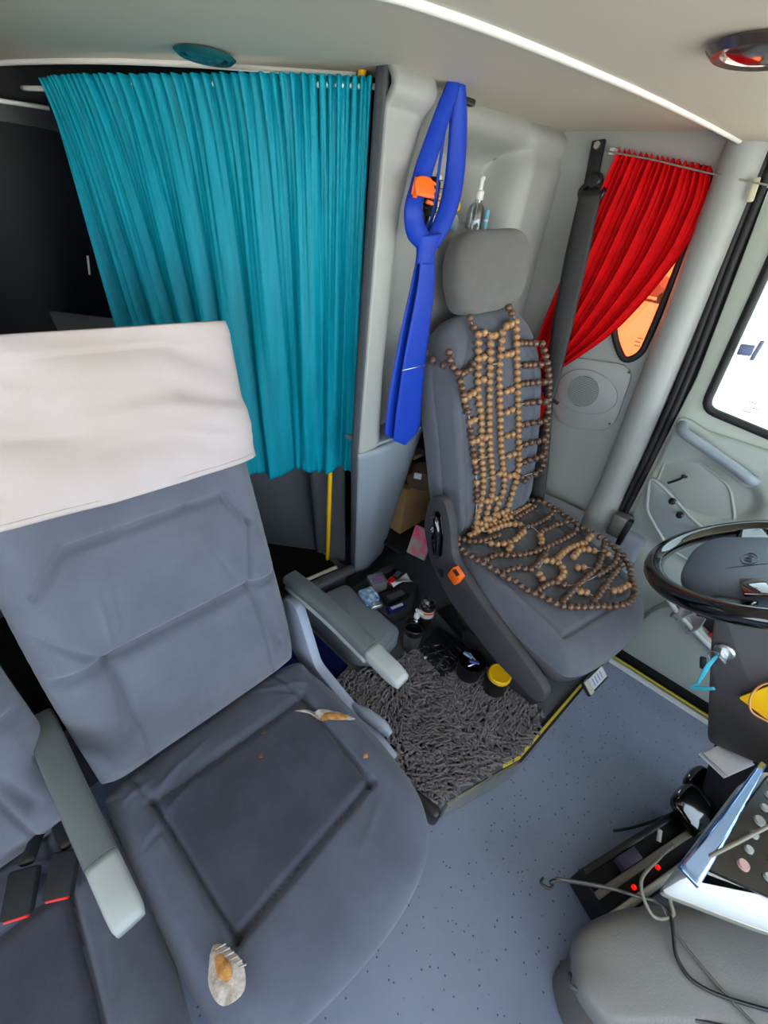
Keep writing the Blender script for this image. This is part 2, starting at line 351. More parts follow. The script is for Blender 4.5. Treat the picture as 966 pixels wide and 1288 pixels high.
# tall narrow lower column
def low_y(x, z): return .755+.02*abs(x-.92)/.1 if x > .92 else .755+.22*max(0, .90-x)
st(sheet('wall_column', 40, 30, lambda u, v: (.778+.215*(1-v)+u*(.37-.15*(1-v)), low_y(.838+u*.3, 0)+.12*max(0, u-.82)+.17*(1-v), .20+v*.73), panel2, th=.02))
st(sheet('trim_3', 4, 30, lambda u, v: (.773+.215*max(0, (.93-z_(v))/.73), .752+u*.028+.17*max(0, (.93-z_(v))/.73), z_(v)), greywall, th=.012))
st(box('shelf_ledge', (.985, .80, .935), (.345, .10, .012), panel2, bev=.003))
st(sheet('wall_behind_curtain', 4, 4, lambda u, v: (.93-.60*u-.09*v, 1.07+.75*u-.04*v, .20+v*.95), greywall, th=.012))
st(sheet('trim_6', 12, 20, lambda u, v: (.985-.075*u-.15*v, .985+.10*u-.10*v+.004*math.sin(u*12), .20+v*.80), greywall, th=.012))
# recess behind the driver's seat: floor, back and lid under the moulding
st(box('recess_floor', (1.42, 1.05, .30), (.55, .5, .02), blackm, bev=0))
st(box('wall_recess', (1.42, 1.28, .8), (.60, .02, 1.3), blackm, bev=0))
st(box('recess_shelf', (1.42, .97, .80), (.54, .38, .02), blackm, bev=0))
st(box('wall_rear_panel', (1.46, .80, .855), (.42, .03, .15), panel2, bev=.01))
st(box('wall_rear_panel', (1.55, .80, .45), (.26, .03, .70), panel2, bev=.01))

# deck behind the passenger seat, driver's platform
st(plate('deck', [(-1.3, .84), (.68, .96), (.94, .93), (1.0, 1.70), (-1.3, 1.70)], [], .25, ZW(.125), greywall))
cm = plate('deck_carpet', [(-.4, .95), (.70, .965), (.905, .945), (.92, 1.12), (.75, 1.45), (-.4, 1.5)], [], .014, ZW(.258), carpetblk); tag(cm, 'black carpet mat with a pale bound edge behind the passenger seat', 'carpet')
tube('bound_edge', [(.78, 1.45, .267), (.86, 1.28, .267), (.915, 1.14, .267), (.925, 1.03, .267)], .007, mat('pale_binding', (170, 160, 150), .9), cm, n=6, k=6)
tube('bound_edge', [(.72, .975, .267), (.80, .965, .267), (.90, .950, .267)], .009, MATS['pale_binding'], cm, n=6, k=6)
st(box('deck_trim', (.84, .925, .255), (.24, .04, .03), greywall, R=rot(z=-8), bev=.01))
plat = [(.44, .96), (.44, .16), (.60, .115), (.865, .02), (1.0, .008), (1.64, -.055), (1.66, .96)]
st(plate('platform', plat, [], .112, ZW(.056), mat('platform_grey', (96, 98, 104), .6, var=.1, scale=8)))
st(plate('platform_side', [(.60, .112), (.865, .016), (1.0, .004), (1.64, -.06), (1.64, -.066), (1.0, -.004), (.862, .009), (.598, .105)], [], .10, ZW(.055), alu))
st(plate('platform_nosing', [(.862, .035), (1.0, .02), (1.64, -.04), (1.64, -.068), (1.0, -.006), (.860, .007)], [], .012, ZW(.117), rubber, bev=.002))
st(plate('platform_stripe', [(.80, .048), (.864, .024), (1.0, .010), (1.64, -.052), (1.64, -.060), (1.0, .002), (.862, .015), (.80, .038)], [], .006, ZW(.1235), yellowst))

# side wall with quarter window
qw = [(.375, 1.68), (.352, 1.50), (.345, 1.30), (.345, 1.20), (.385, 1.165), (.44, 1.22), (.50, 1.34), (.60, 1.50), (.62, 1.68)]
qh = yz(rnd(qw, [.02, .1, .1, .04, .05, .05, .08, .08, .03]))
st(plate('wall_right', yz([(.20, 0), (.90, 0), (.90, 1.80), (.26, 1.80)]), [qh], .02, XW(1.68), panel))
qc = np.mean(np.array(qh), 0)
ring = [(1.668, -a, b) for a, b in qh]
w1 = st(tube('window_1', ring, .011, rubber, closed=True, k=8))
plate('pane', qh, [], .004, XW(1.682), glass_o, w1)
st(plate('wall_right_seam', yz([(.30, .55), (.80, .60), (.80, .607), (.30, .557)]), [], .006, XW(1.668), greywall))
# pillar between wall and door: a leaning rounded bar that swells at the foot
def pill(u, v):
    z = .50+v*1.26; cy_ = .235+.075*max(0, (z-.55)/1.15)**1.3 ; hw = .046+.02*max(0, (.75-z)/.25)**2; a = math.pi*(u*1.1-.05)
    y = cy_+hw*math.cos(a); x = 1.672-(.062+.02*max(0, (.75-z)/.25)**2)*max(0, math.sin(a))**.7
    return (x-.0, y, z)
st(sheet('pillar', 28, 40, pill, panel, th=.006))
for k, dy in enumerate((.0, .018)):
    st(tube('door_seal', [(1.652, .178-dy, .60), (1.652, .185-dy, .9), (1.652, .205-dy, 1.2), (1.652, .24-dy, 1.5), (1.652, .262-dy, 1.72)], .010, rubber, n=8, k=8))
st(box('hinge_post', (1.69, .18, .85), (.03, .10, 1.8), blackm, bev=0))
# lower sill moulding under the pillar
st(sheet('wall_right_foot', 30, 20, lambda u, v: (1.66-.09*math.sin(math.pi*min(1, v*1.2)*.5)*(1-v*.35)-.03*math.sin(u*math.pi), .05+u*.75, .60-v*.60), panel2, th=.01))
st(box('hinge', (1.60, .155, .63), (.05, .055, .09), mat('hinge_grey', (120, 118, 112), .4, metal=.5), bev=.006))
st(box('hinge', (1.585, .125, .62), (.03, .02, .11), black, bev=.004))

# ---- driver's door
door = st(thing('door_1', 'x', 'x', (1.66, -.35, .06)));
for k in ('label', 'category'): del door[k]
dwin = rnd([(.150, 1.62), (.105, 1.10), (-.62, 1.02), (-.62, 1.62)], .035)
dout = [(.235, 1.735), (.165, 1.18), (.150, .60), (.07, .36), (-.02, .075), (-.95, .075), (-.95, 1.735)]
plate('door_skin', yz(dout), [yz(dwin)], .03, XW(1.668), door_frame_m, door, bev=.004)
tube('window_gasket', [(1.652, y, z) for y, z in dwin], .013, rubber, door, closed=True, k=8)
plate('pane', yz(dwin), [], .004, XW(1.672), glass, door)
box('window_latch', (1.640, .085, 1.285), (.018, .035, .030), mat('latch_blue_grey', (110, 122, 158), .4), door, R=rot(x=-6))
box('window_latch', (1.634, .060, 1.290), (.010, .012, .055), MATS['latch_blue_grey'], door)
for k in range(3): box('glass_stamp', (1.668, -.0-.012*(k % 2), 1.15-.014*k), (.001, .022, .003), greywall, door, bev=0)
for k in range(3): box('glass_stamp', (1.678, .37+.004*(k % 2), 1.245-.012*k), (.001, .018, .0025), greywall, w1, bev=0)
# inner moulding: relief with map pocket and dished lower pocket
def dm(u, v):
    z = .10+v*.94; yb = np.interp(z, [.1, .36, .6, 1.04], [-.03, .055, .135, .15]); y = yb-u*(yb+.93)
    x = 1.648-.012*min(1, u*20)*min(1, (1-v)*16)*min(1, v*14)
    a = max(0, 1-((y+.02)/.16)**2-((z-.86)/.10)**2)                    # recess behind the upper pocket
    x += .022*min(1, a*3)
    x += .02*math.exp(-((z-.60)/.05)**2)
    return (x, y, z)
door_in = sheet('door_lining', 90, 80, dm, door_m, door, th=.008)
sharp(plate('recess_panel', yz(rnd([(.13, .93), (.115, .80), (-.13, .71), (-.135, .80), (-.07, .90), (.08, .955)], .03)), [], .012, XW(1.648), mat('panel_insert', (156, 162, 156), .35), door, bev=.004))
sharp(plate('map_pocket', yz(rnd([(.145, .845), (.10, .72), (-.02, .62), (-.20, .60), (-.20, .70), (-.04, .755), (.08, .82)], .03)), [], .035, XW(1.632), mat('pocket_grey', (148, 155, 158), .35), door, bev=.008))
tube('grab_handle', [(1.640, .135, 1.035), (1.600, .115, 1.025), (1.596, .04, 1.003), (1.596, -.05, .975), (1.602, -.10, .955), (1.640, -.115, .945)], .016, mat('handle_grey', (140, 150, 160), .35), door, n=8, k=14)
sharp(plate('handle_recess', yz(rnd([(.155, 1.055), (.15, 1.0), (-.10, .915), (-.13, .93), (-.12, .98), (.12, 1.06)], .02)), [], .008, XW(1.640), door_m, door, bev=.003))
dr = rnd([(.13, .93), (.115, .80), (-.13, .71), (-.135, .80), (-.07, .90), (.08, .955)], .03)
tube('panel_ridge', [(1.643, y, z) for y, z in dr], .005, door_m, door, closed=True, k=8)
mr = rnd([(.145, .845), (.10, .72), (-.02, .62), (-.20, .60), (-.20, .70), (-.04, .755), (.08, .82)], .03)
tube('pocket_ridge', [(1.616, y, z) for y, z in mr], .006, door_m, door, closed=True, k=8)
for yy, zz in ((.045, .80), (.005, .765), (-.065, .735)):
    t = lathe('window_knob', [(.004, 0), (.004, .02), (.011, .026), (.011, .036), (.006, .040)], (1.625, yy, zz), black, door, R=rot(y=-90), k=16)
tube('lock_pin', [(1.615, .085, .845), (1.612, .060, .875), (1.612, .055, .885)], .004, black, door, n=2, k=6)
lathe('lock_pin_head', [(.0001, 0), (.009, .001), (.009, .006), (.0001, .007)], (1.612, .053, .885), black, door, k=12)
lp = [(-.13, .44), (-.16, .43), (-.42, .31), (-.80, .22), (-.80, .115), (-.06, .115), (-.055, .20), (-.09, .38)]
sharp(plate('door_bin', yz(rnd(lp, .03)), [], .06, XW(1.610), door_m, door, bev=.014))
tube('bin_rim', [(1.580, -.105, .45), (1.572, -.16, .42), (1.572, -.30, .355), (1.572, -.42, .305), (1.572, -.7, .25)], .010, mat('rim_grey', (176, 178, 176), .35), door, n=6, k=10)
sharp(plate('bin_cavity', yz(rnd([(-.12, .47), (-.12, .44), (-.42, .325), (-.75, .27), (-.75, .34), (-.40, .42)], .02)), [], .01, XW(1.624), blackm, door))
cl = sheet('rag', 24, 14, lambda u, v: (1.575+.018*math.sin(u*9+v*4), -.14-u*.09, .47-.03*u-v*.07+.01*math.sin(u*14)), mat('grey_rag', (156, 150, 154), .9, var=.2, scale=60, bump=.6, bscale=120), th=.003)
tag(cl, 'crumpled pale grey rag stuffed in the lower door bin', 'rag')
t = tag(box('notebook', (1.600, -.33, .385), (.012, .12, .05), redp, R=rot(x=24), bev=.003), 'red-edged booklet standing in the lower door bin', 'booklet')
# sill strips on the floor
st(plate('door_sill', [(1.615, -.06), (1.640, -.06), (1.640, -1.3), (1.615, -1.3)], [], .020, ZW(.010), alu, bev=.003))
st(plate('door_sill', [(1.604, -.06), (1.615, -.06), (1.615, -1.3), (1.604, -1.3)], [], .014, ZW(.007), whitep))
st(plate('door_sill', [(1.624, -.06), (1.631, -.06), (1.631, -1.3), (1.624, -1.3)], [], .006, ZW(.022), yellowst))
st(box('wall_door_gap', (1.70, -.5, .03), (.10, 1.2, .14), blackm, bev=0))

# speaker panel on the side wall
sp = thing('door_speaker', 'oval grey loudspeaker panel with round slotted grille under the red curtain', 'speaker', (1.665, .44, .93))
po = yz(rnd([(.60, 1.13), (.345, 1.165), (.325, .93), (.50, .88), (.58, .95)], .06))
plate('speaker_panel', po, [], .014, XW(1.664), panel, sp, bev=.004)
sc = (1.655, .475, 1.035)
so = [(-(sc[1]+.098*math.cos(a)*(1 if math.cos(a) > 0 else 1.25)), sc[2]+.078*math.sin(a)) for a in np.linspace(0, 2*math.pi, 40, endpoint=False)]
plate('speaker_bezel', so, [], .012, XW(1.656), panel, sp, bev=.005)
lathe('speaker_cone', [(.0001, 0), (.056, 0), (.056, .003), (.0001, .003)], (1.652, sc[1], sc[2]), mat('speaker_cone_grey', (92, 96, 96), .7), sp, R=rot(y=-90))  # cone in a plain grey, darker than the slats
for k in range(-9, 10):
    z = k*.0055; hw = math.sqrt(max(1e-5, .056**2-z*z))
    box('slat', (1.6475, sc[1], sc[2]+z), (.004, hw*2, .0026), panel, sp, bev=0)
for yy, zz in ((.355, 1.14), (.345, .955), (.585, 1.115)): lathe('screw', [(.004, 0), (.004, .003), (.0001, .004)], (1.657, yy, zz), greywall, sp, R=rot(y=-90), k=10)

# ceiling lamps
def lamp(x, y, z, rm, lab, inner):
    t = thing('ceiling_lamp', lab, 'lamp', (x, y, z))
    lathe('lamp_ring', [(.046, -.001), (.054, -.006), (.046, -.012), (.038, -.010), (.036, -.002)], (x, y, z), rm, t)
    lathe('lamp_lens', [(.0001, -.014), (.020, -.013), (.034, -.008), (.037, -.001)], (x, y, z), inner, t); return t
lamp(.565, 1.01, 1.7005, teal_refl, 'round ceiling downlight with painted teal reflection above the teal curtain', teal_refl)
lamp(.735, .165, 1.685, mat('bronze_chrome', (150, 134, 126), .2, metal=.9), 'chrome-ringed round ceiling downlight at the upper right corner', chrome)
st(box('ceiling_peg', (.985, .735, 1.705), (.07, .018, .012), black, R=rot(z=-10), bev=.003))

# things outside the quarter window
def car_out():
    t = thing('parked_car', 'grey car with bright headlight parked outside the quarter window', 'car', (32, 7.6, -1.25))
    prof = [(-1.9, .3), (-1.85, .7), (-.9, .86), (-.35, 1.32), (.9, 1.36), (1.5, .95), (1.95, .85), (1.98, .3)]
    A = frame((32, 7.6, -1.25), (.25, 1, 0), (0, 0, 1))
    plate('body', rnd(prof, .15), [], 1.6, A, mat('car_grey', (120, 116, 120), .3, metal=.3), t, bev=.08)
    for a in (-1.25, 1.25):
        for s in (-.72, .72): lathe('wheel', [(.0001, -.1), (.2, -.1), (.31, -.08), (.31, .08), (.2, .1), (.0001, .1)], A @ Vector((a, .31, s)), rubber, t, R=A.to_3x3().to_4x4())
    for s in (-.55, .55): lathe('headlight', [(.0001, -.02), (.12, 0), (.14, .05)], A @ Vector((-1.86, .66, s)), whitep, t, R=A.to_3x3().to_4x4() @ rot(y=-90))
car_out()

# ============================================================ PASSENGER SEATS
def seat_cushion_relief(X, Y):
    h = .012*np.exp(-(((X+.215)/.05)**2))+.012*np.exp(-(((X-.215)/.05)**2))
    ins = [(-.185, .17), (-.175, -.14), (.16, -.13), (.18, .14)]
    d = segd(X, Y, [ins[0], ins[1]]); h = h-.017*np.exp(-(d/.008)**2)
    d = segd(X, Y, [ins[1], ins[2]]); h = h-.018*np.exp(-(d/.008)**2)
    d = segd(X, Y, [ins[2], ins[3]]); h = h-.016*np.exp(-(d/.008)**2)
    d = segd(X, Y, [ins[0], (-.05, .155), (.08, .145), ins[3]]); h = h-.007*np.exp(-(d/.014)**2)
    d = segd(X, Y, [(-.185, .17), (-.20, .26)]); h = h-.006*np.exp(-(d/.006)**2)
    d = segd(X, Y, [(.18, .14), (.17, .26)]); h = h-.005*np.exp(-(d/.006)**2)
    inside = 1/(1+np.exp((np.abs(X)-.17)/.01))/(1+np.exp((np.abs(Y-.01)-.145)/.01)); h = h+inside*.004
    for (x, y, a, l, w_, A_) in ((-.14, .19, .5, .10, .008, .005), (-.10, .20, .2, .12, .007, .004), (.15, .20, -1.0, .08, .006, -.004), (.18, .19, -.7, .08, .006, .004), (.13, .23, -.9, .07, .006, .004),
                            (-.16, .13, .3, .10, .007, .004), (.20, -.02, 1.3, .07, .007, .003), (-.21, .21, .0, .06, .006, .004), (-.21, .10, .1, .05, .006, -.004), (.12, -.18, .4, .1, .01, .003)):
        c, s = math.cos(a), math.sin(a); u = (X-x)*c+(Y-y)*s; v = -(X-x)*s+(Y-y)*c; h = h+A_*np.exp(-(u/l)**2*3-(v/w_)**2)
    return h+.0025*nz(X, Y, 18, 3)
def back_relief(X, Y):
    h = .016*np.exp(-(((np.abs(X)-.20)/.045)**2))
    for pl, dpt, wd in (([(-.16, .13), (-.14, .30), (.15, .30), (.19, .11)], .006, .012), ([(-.235, .30), (-.16, .30), (-.15, .30), (.15, .30), (.235, .29)], .013, .010),
                        ([(-.24, .42), (-.15, .30)], .005, .005), ([(.18, .46), (.15, .30)], .005, .005), ([(-.15, .30), (-.15, .02)], .004, .005), ([(.15, .30), (.165, .02)], .004, .005),
                        ([(-.20, .48), (-.14, .535), (.14, .535), (.18, .46)], .009, .009)):
        h = h-dpt*1.7*np.exp(-(segd(X, Y, pl)/wd)**2)
    h = h+.014*np.exp(-((Y-.42)/.09)**2)*np.exp(-(X/.16)**4)+.016*np.exp(-((Y-.16)/.10)**2)*np.exp(-(X/.16)**4)
    for (x, y, a, l, w_, A_) in ((-.10, .40, 1.45, .10, .006, -.004), (.10, .40, -1.2, .08, .005, -.004), (-.13, .38, 1.5, .08, .006, .004), (-.04, .05, 1.5, .06, .006, .004), (-.015, .06, 1.5, .06, .005, .004), (.01, .07, 1.5, .05, .005, .003)):
        c, s = math.cos(a), math.sin(a); u = (X-x)*c+(Y-y)*s; v = -(X-x)*s+(Y-y)*c; h = h+A_*np.exp(-(u/l)**2*3-(v/w_)**2)
    return h+.002*nz(X, Y, 20, 5)
def roundrect(w_, l, y0=0, k=.86):
    return [(w_*math.copysign(abs(math.cos(a))**.42, math.cos(a)), y0+l*math.copysign(abs(math.sin(a))**.42, math.sin(a))) for a in np.linspace(0, 2*math.pi, 40, endpoint=False)]
def armrest(parent, x, y0, y1, z0, z1, w_=.024, s=1):
    """long padded arm: dark moulded top, pale cap at the front end, curved pale underside"""
    P_ = spl([(x, y0, z0), (x, y0*.6+y1*.4, z0*.6+z1*.4+.012), (x, y0*.25+y1*.75, z0*.25+z1*.75+.004)], 10)
    def prism(name, P, hw, hh, m, nose=False):
        V = []; F = []; k = 16
        for i, p in enumerate(P):
            t = i/(len(P)-1); f = 1-.45*max(0, t-.7)/.3 if nose else 1-.25*max(0, .15-t)/.15; f2 = (.84+.16*math.sqrt(max(0, 1-max(0, (t-.72)/.28)**2))) if nose else 1
            for j in range(k):
                a = 2*math.pi*j/k; V.append((p[0]+hw*f2*math.copysign(abs(math.cos(a))**.55, math.cos(a)), p[1], p[2]+hh*f*math.copysign(abs(math.sin(a))**.55, math.sin(a))))
        for i in range(len(P)-1):
            for j in range(k): F.append((i*k+j, i*k+(j+1) % k, (i+1)*k+(j+1) % k, (i+1)*k+j))
        F += [tuple(range(k)), tuple((len(P)-1)*k+j for j in range(k))]; return mk(name, V, F, m, parent)
    a = prism('armrest', P_, w_, .021, arm_m); sharp(a, 50)
    e = P_[-1]; Q = [e+np.array([0, -.001, -.002])+t*np.array([0, y1-e[1], z1-e[2]-.004]) for t in np.linspace(0, 1, 10)]
    b = prism('armrest_cap', Q, w_*.98, .020, arm_l, True)
    U = [p+np.array([0, .0, -.030]) for p in P_]; prism('armrest_underside', U, w_*.8, .014, arm_l)
    return a
def passenger_seat(x, lab, first=True):
    t = thing('passenger_seat', lab, 'seat', (x, .35, 0), 'double passenger seat')
    box('seat_base', (x, .36, .15), (.36, .40, .26), darkwall, t, bev=.02)
    box('seat_frame', (x, .37, .315), (.46, .50, .07), black, t, bev=.02)
    co = [(-.255, .25), (-.262, .05), (-.25, -.18), (-.19, -.275), (0, -.315), (.15, -.30), (.225, -.235), (.255, -.12), (.268, .05), (.262, .20), (.235, .27), (0, .28), (-.23, .275)]
    M_ = frame((x, .35, .405), (1, 0, 0), (0, 1, -.06))
    cu = pad('cushion', co, .13, M_, fabric_dark, t, top=seat_cushion_relief, n=170, p=5)
    cu.data.materials.append(fabric_worn); Mi = M_.inverted(); wc = WP[cu.name]
    insp = rnd([(-.183, .165), (-.174, -.138), (.158, -.128), (.178, .138)], .01)
    for f in cu.data.polygons:
        q = Mi @ (wc+f.center)
        if q.z > .03 and inside(q.x, q.y, insp): f.material_index = 1
    bo = [(-.245, .0), (-.25, .3), (-.24, .62), (-.22, .77), (-.16, .825), (0, .84), (.16, .825), (.21, .77), (.225, .62), (.24, .3), (.245, .03), (.20, -.015), (0, -.02), (-.20, -.015)]
    B = frame((x, .635, .455), (1, 0, 0), (.012, .21, .83))
    bk = pad('backrest', bo, .11, B, fabric, t, top=back_relief, n=170, p=6)
    pad('backrest_shell', [(a*.99, b) for a, b in bo], .06, B @ Matrix.Translation((0, .0, -.045)), black, t, n=40, p=6)
    return t, B, M_
PX = .19
seat, B, M_ = passenger_seat(PX, 'blue-grey velour passenger seat with torn cushion and white headrest cover, front centre')
# armrests, lever and side shell of the front seat
armrest(seat, .505, .72, .29, .635, .625)
armrest(seat, -.085, .71, .315, .645, .60)
sharp(plate('arm_bracket', yz(rnd([(.70, .60), (.64, .60), (.56, .42), (.30, .36), (.24, .345), (.30, .31), (.62, .35), (.70, .42)], .02)), [], .03, XW(.480), mat('bracket_bluegrey', (150, 158, 176), .45), seat, bev=.006))
tube('recline_lever', [(.485, .42, .375), (.492, .37, .385), (.50, .32, .385), (.502, .29, .378)], [.012, .017, .017, .010], MATS['bracket_bluegrey'], seat, n=6, k=12)
sharp(box('side_shell', (.452, .135, .335), (.03, .10, .06), black, seat, R=rot(z=8), bev=.016, seg=4))
# rips: a slit along the right seam, a hole at the front left corner, small moth holes
def patch(name, pts, m, parent, MM, h, th=.002):
    P2 = spl(list(pts)+[pts[0]], 5)[:-1]; o = plate(name, [tuple(p) for p in P2], [], th, MM @ Matrix.Translation((0, 0, h)), m, parent); return o
def surf(X, Y, th=.13):   # height of the cushion top in its own frame
    return th/2+float(seat_cushion_relief(np.array([X]), np.array([Y]))[0])
def blob(name, pts, m, parent, MM, th, fn, lift=.0, dome=.003, n=14):
    """a thin lens lying on the upholstery, following its relief"""
    P2 = spl(list(pts)+[pts[0]], 4)[:-1]; c = P2.mean(0); V = []; F = []; k = len(P2)
    for i in range(n):
        s = 1-i/n
        for p in P2:
            q = c+(p-c)*s; V.append(tuple(MM @ Vector((q[0], q[1], fn(q[0], q[1], th)+lift+dome*(1-s**3)))))
    V.append(tuple(MM @ Vector((c[0], c[1], fn(c[0], c[1], th)+lift+dome))))
    for i in range(n-1):
        for j in range(k): F.append((i*k+j, i*k+(j+1) % k, (i+1)*k+(j+1) % k, (i+1)*k+j))
    for j in range(k): F.append(((n-1)*k+j, (n-1)*k+(j+1) % k, n*k))
    return mk(name, V, F, m, parent)
a = blob('torn_lining', [(.140, .120), (.165, .082), (.185, .040), (.215, .005), (.232, -.004), (.205, .050), (.178, .088)], lining, seat, M_, .13, surf, .0015, .0025); a['label'] = 'white lining showing in the slit seam'
a = blob('exposed_foam', [(.172, .060), (.190, .030), (.214, .008), (.218, .020), (.200, .045), (.185, .060)], foam, seat, M_, .13, surf, .005, .003); a['label'] = 'yellow foam showing in the slit'
a = blob('torn_lining', [(-0.213, -0.130), (-0.231, -0.161), (-0.226, -0.195), (-0.196, -0.204), (-0.181, -0.175), (-0.189, -0.139), (-0.202, -0.124)], lining, seat, M_, .13, surf, .003, .004); a['label'] = 'frayed white patch round the hole at the front corner'
a = blob('exposed_foam', [(-0.209, -0.139), (-0.216, -0.161), (-0.207, -0.179), (-0.196, -0.171), (-0.198, -0.144)], foam, seat, M_, .13, surf, .008, .002); a['label'] = 'brown foam inside the corner hole'
for k in range(6):
    y = -.136-.009*k; tube('thread', [tuple(M_ @ Vector((-.203+.003*k, y+.004, surf(-.203, y)+.011))), tuple(M_ @ Vector((-.188+.002*k, y-.002, surf(-.19, y)+.012)))], .0014, lining, seat, n=1, k=5)
for (hx, hy) in ((.058, .128), (.022, .085), (.187, -.085)):
    blob('moth_hole', [(hx-.007, hy), (hx, hy+.005), (hx+.007, hy+.002), (hx+.002, hy-.006)], brown if hx < .1 else foam, seat, M_, .13, surf, .0012, .001, n=4)
# white headrest cover pulled over the top of the backrest
def cov(u, v):
    a = u*2*math.pi; s = v
    # section: superellipse in (x, depth); v runs from the open hem up and over the top
    top = .862; h0 = .60; hh = h0+(top-h0)*min(1, s/.80); wx = .246-.012*s; dz = .070
    if s > .72:
        q = (s-.72)/.28; q = min(1, q); f = math.sqrt(max(0, 1-q**2.6)); wx = (.246-.009)*(f*.25+.75*f**.5) ; dz = .074*f**.8
    ca, sa = math.cos(a), math.sin(a); x = wx*math.copysign(abs(ca)**.35, ca); z = dz*math.copysign(abs(sa)**.6, sa)
    sag = .012*math.sin(x*9+1)+.018*(x/.26)**2
    wr = 1.7*.0030*math.sin(hh*75+x*26+2*math.sin(x*9))*min(1, (1-s)*3)*(.5+.5*math.sin(x*13+hh*9))+.008*math.sin(x*17+hh*34)*min(1, (1-s)*4)+.006*math.exp(-((hh-.76+.25*x)/.012)**2)-.004*math.exp(-((hh-.70+.18*x)/.01)**2)
    flare = 1+.02*math.exp(-((s-.55)/.12)**2)
    return tuple(B @ Vector((x*flare, hh-.5*sag*(1-s), z*(1.0)+(wr if sa > 0 else 0)+.006)))
cv = sheet('headrest_cover', 140, 70, lambda u, v: cov(1-u, v), cover_m, th=.0018)
tag(cv, 'white cotton cover pulled over the top of the front passenger seat', 'seat cover')
tube('hem', [tuple(Vector(cov(u, .03))+Vector((0, -.002, 0))) for u in np.linspace(.02, .48, 40)], .0012, cover_m, cv, n=1, k=5)

# second seat at the left edge
seat2, B2, M2 = passenger_seat(PX-.522, 'blue-grey passenger seat cut off by the left edge of the photo')
for (dx, dy, rz) in ((.0, .0, 30), (.055, -.02, 34)):
    t = thing('belt_buckle', ('black belt buckle with red button tucked deeper between the two passenger seats' if dx == 0 else 'black belt buckle with red button nearest the left armrest'), 'buckle', (-.205+dx, .52+dy, .475))
    Rr = rot(z=-rz) @ rot(x=18)
    box('buckle_body', (-.205+dx, .52+dy, .492), (.044, .066, .022), blackm, t, R=Rr, bev=.005)
    box('release_button', Vector((-.205+dx, .52+dy, .492))+Rr.to_3x3() @ Vector((0, -.034, 0)), (.034, .006, .012), redp, t, R=Rr, bev=.002)
    tube('buckle_strap', [Vector((-.205+dx, .52+dy, .49))+Rr.to_3x3() @ Vector((0, .04, 0)), (-.165+dx*.6, .60, .48), (-.13+dx*.4, .66, .43)], .012, belt_m, t, n=5, k=8, flat=.5)

# ============================================================ DRIVER'S SEAT
ds = thing('driver_seat', 'dark grey driver seat with tall headrest and black side shield on the platform', 'seat', (1.20, .25, .115))
DB = frame((1.235, .485, .60), (.97, -.25, 0), (-.03, .25, .96)); DC = frame((1.20, .23, .60), (.97, -.25, 0), (.25, .97, .03))
bo = [(-.17, .0), (-.185, .15), (-.195, .35), (-.205, .55), (-.17, .68), (-.09, .72), (0, .725), (.10, .72), (.185, .67), (.235, .54), (.25, .35), (.235, .15), (.20, .0), (.0, -.03)]
def db_rel(X, Y):
    c = .02+.02*(X*0); h = .022*np.exp(-(((X-.02)**2)**.5-.19)**2/.0016)
    h = h-.006*np.exp(-(segd(X, Y, [(-.125, .0), (-.13, .35), (-.145, .55), (-.09, .66), (-.10, .72)])/.006)**2)-.006*np.exp(-(segd(X, Y, [(.165, .0), (.18, .35), (.17, .56), (.10, .66), (.11, .72)])/.006)**2)
    return h+.0015*nz(X, Y, 22, 9)
pad('backrest', bo, .13, DB @ Matrix.Translation((0, 0, -.065)), drv_fab, ds, top=db_rel, n=120, p=5)
pad('backrest_side', [(a*1.04-.004, b*.96+.005) for a, b in bo], .11, DB @ Matrix.Translation((0, .005, -.085)), drv_fab, ds, n=60, p=8)
ho = [(-.155, .80), (-.150, .86), (-.115, .915), (0, .925), (.095, .92), (.135, .87), (.130, .80), (.085, .735), (-.03, .72), (-.125, .728)]
DH = frame(DB @ Vector((0, 0, -.055)), (.97, -.25, 0), (-.03, .22, .96))
pad('headrest', ho, .12, DH @ Matrix.Translation((0, .0, 0)), drv_head, ds, n=70, p=3)
for sx in (-.06, .05): tube('headrest_post', [DB @ Vector((sx, .68, -.06)), DB @ Vector((sx, .78, -.055))], .007, chrome, ds, n=1)
co = [(-.26, .20), (-.27, .0), (-.255, -.20), (-.21, -.285), (-.05, -.30), (.13, -.275), (.235, -.20), (.285, -.07), (.30, .10), (.275, .26), (.20, .33), (-.18, .30)]
def dc_rel(X, Y):
    h = .018*np.exp(-((X+.235)/.04)**2)+.010*np.exp(-((X-.25)/.04)**2)
    return h-.006*np.exp(-(segd(X, Y, [(-.195, .3), (-.195, -.20), (.20, -.20), (.22, .3)])/.006)**2)+.0015*nz(X, Y, 20, 11)
pad('cushion', co, .12, DC @ Matrix.Translation((0, 0, -.065)), drv_fab, ds, top=dc_rel, n=110, p=5)
pad('cushion_skirt', [(a*1.03, b*.99) for a, b in co], .10, DC @ Matrix.Translation((0, .005, -.095)), drv_dark, ds, n=60, p=8)
sk = [(a*.95, b*.90) for a, b in co]
pad('cushion_pan', sk, .10, DC @ Matrix.Translation((0, .03, -.145)), drv_dark, ds, n=50, p=5)
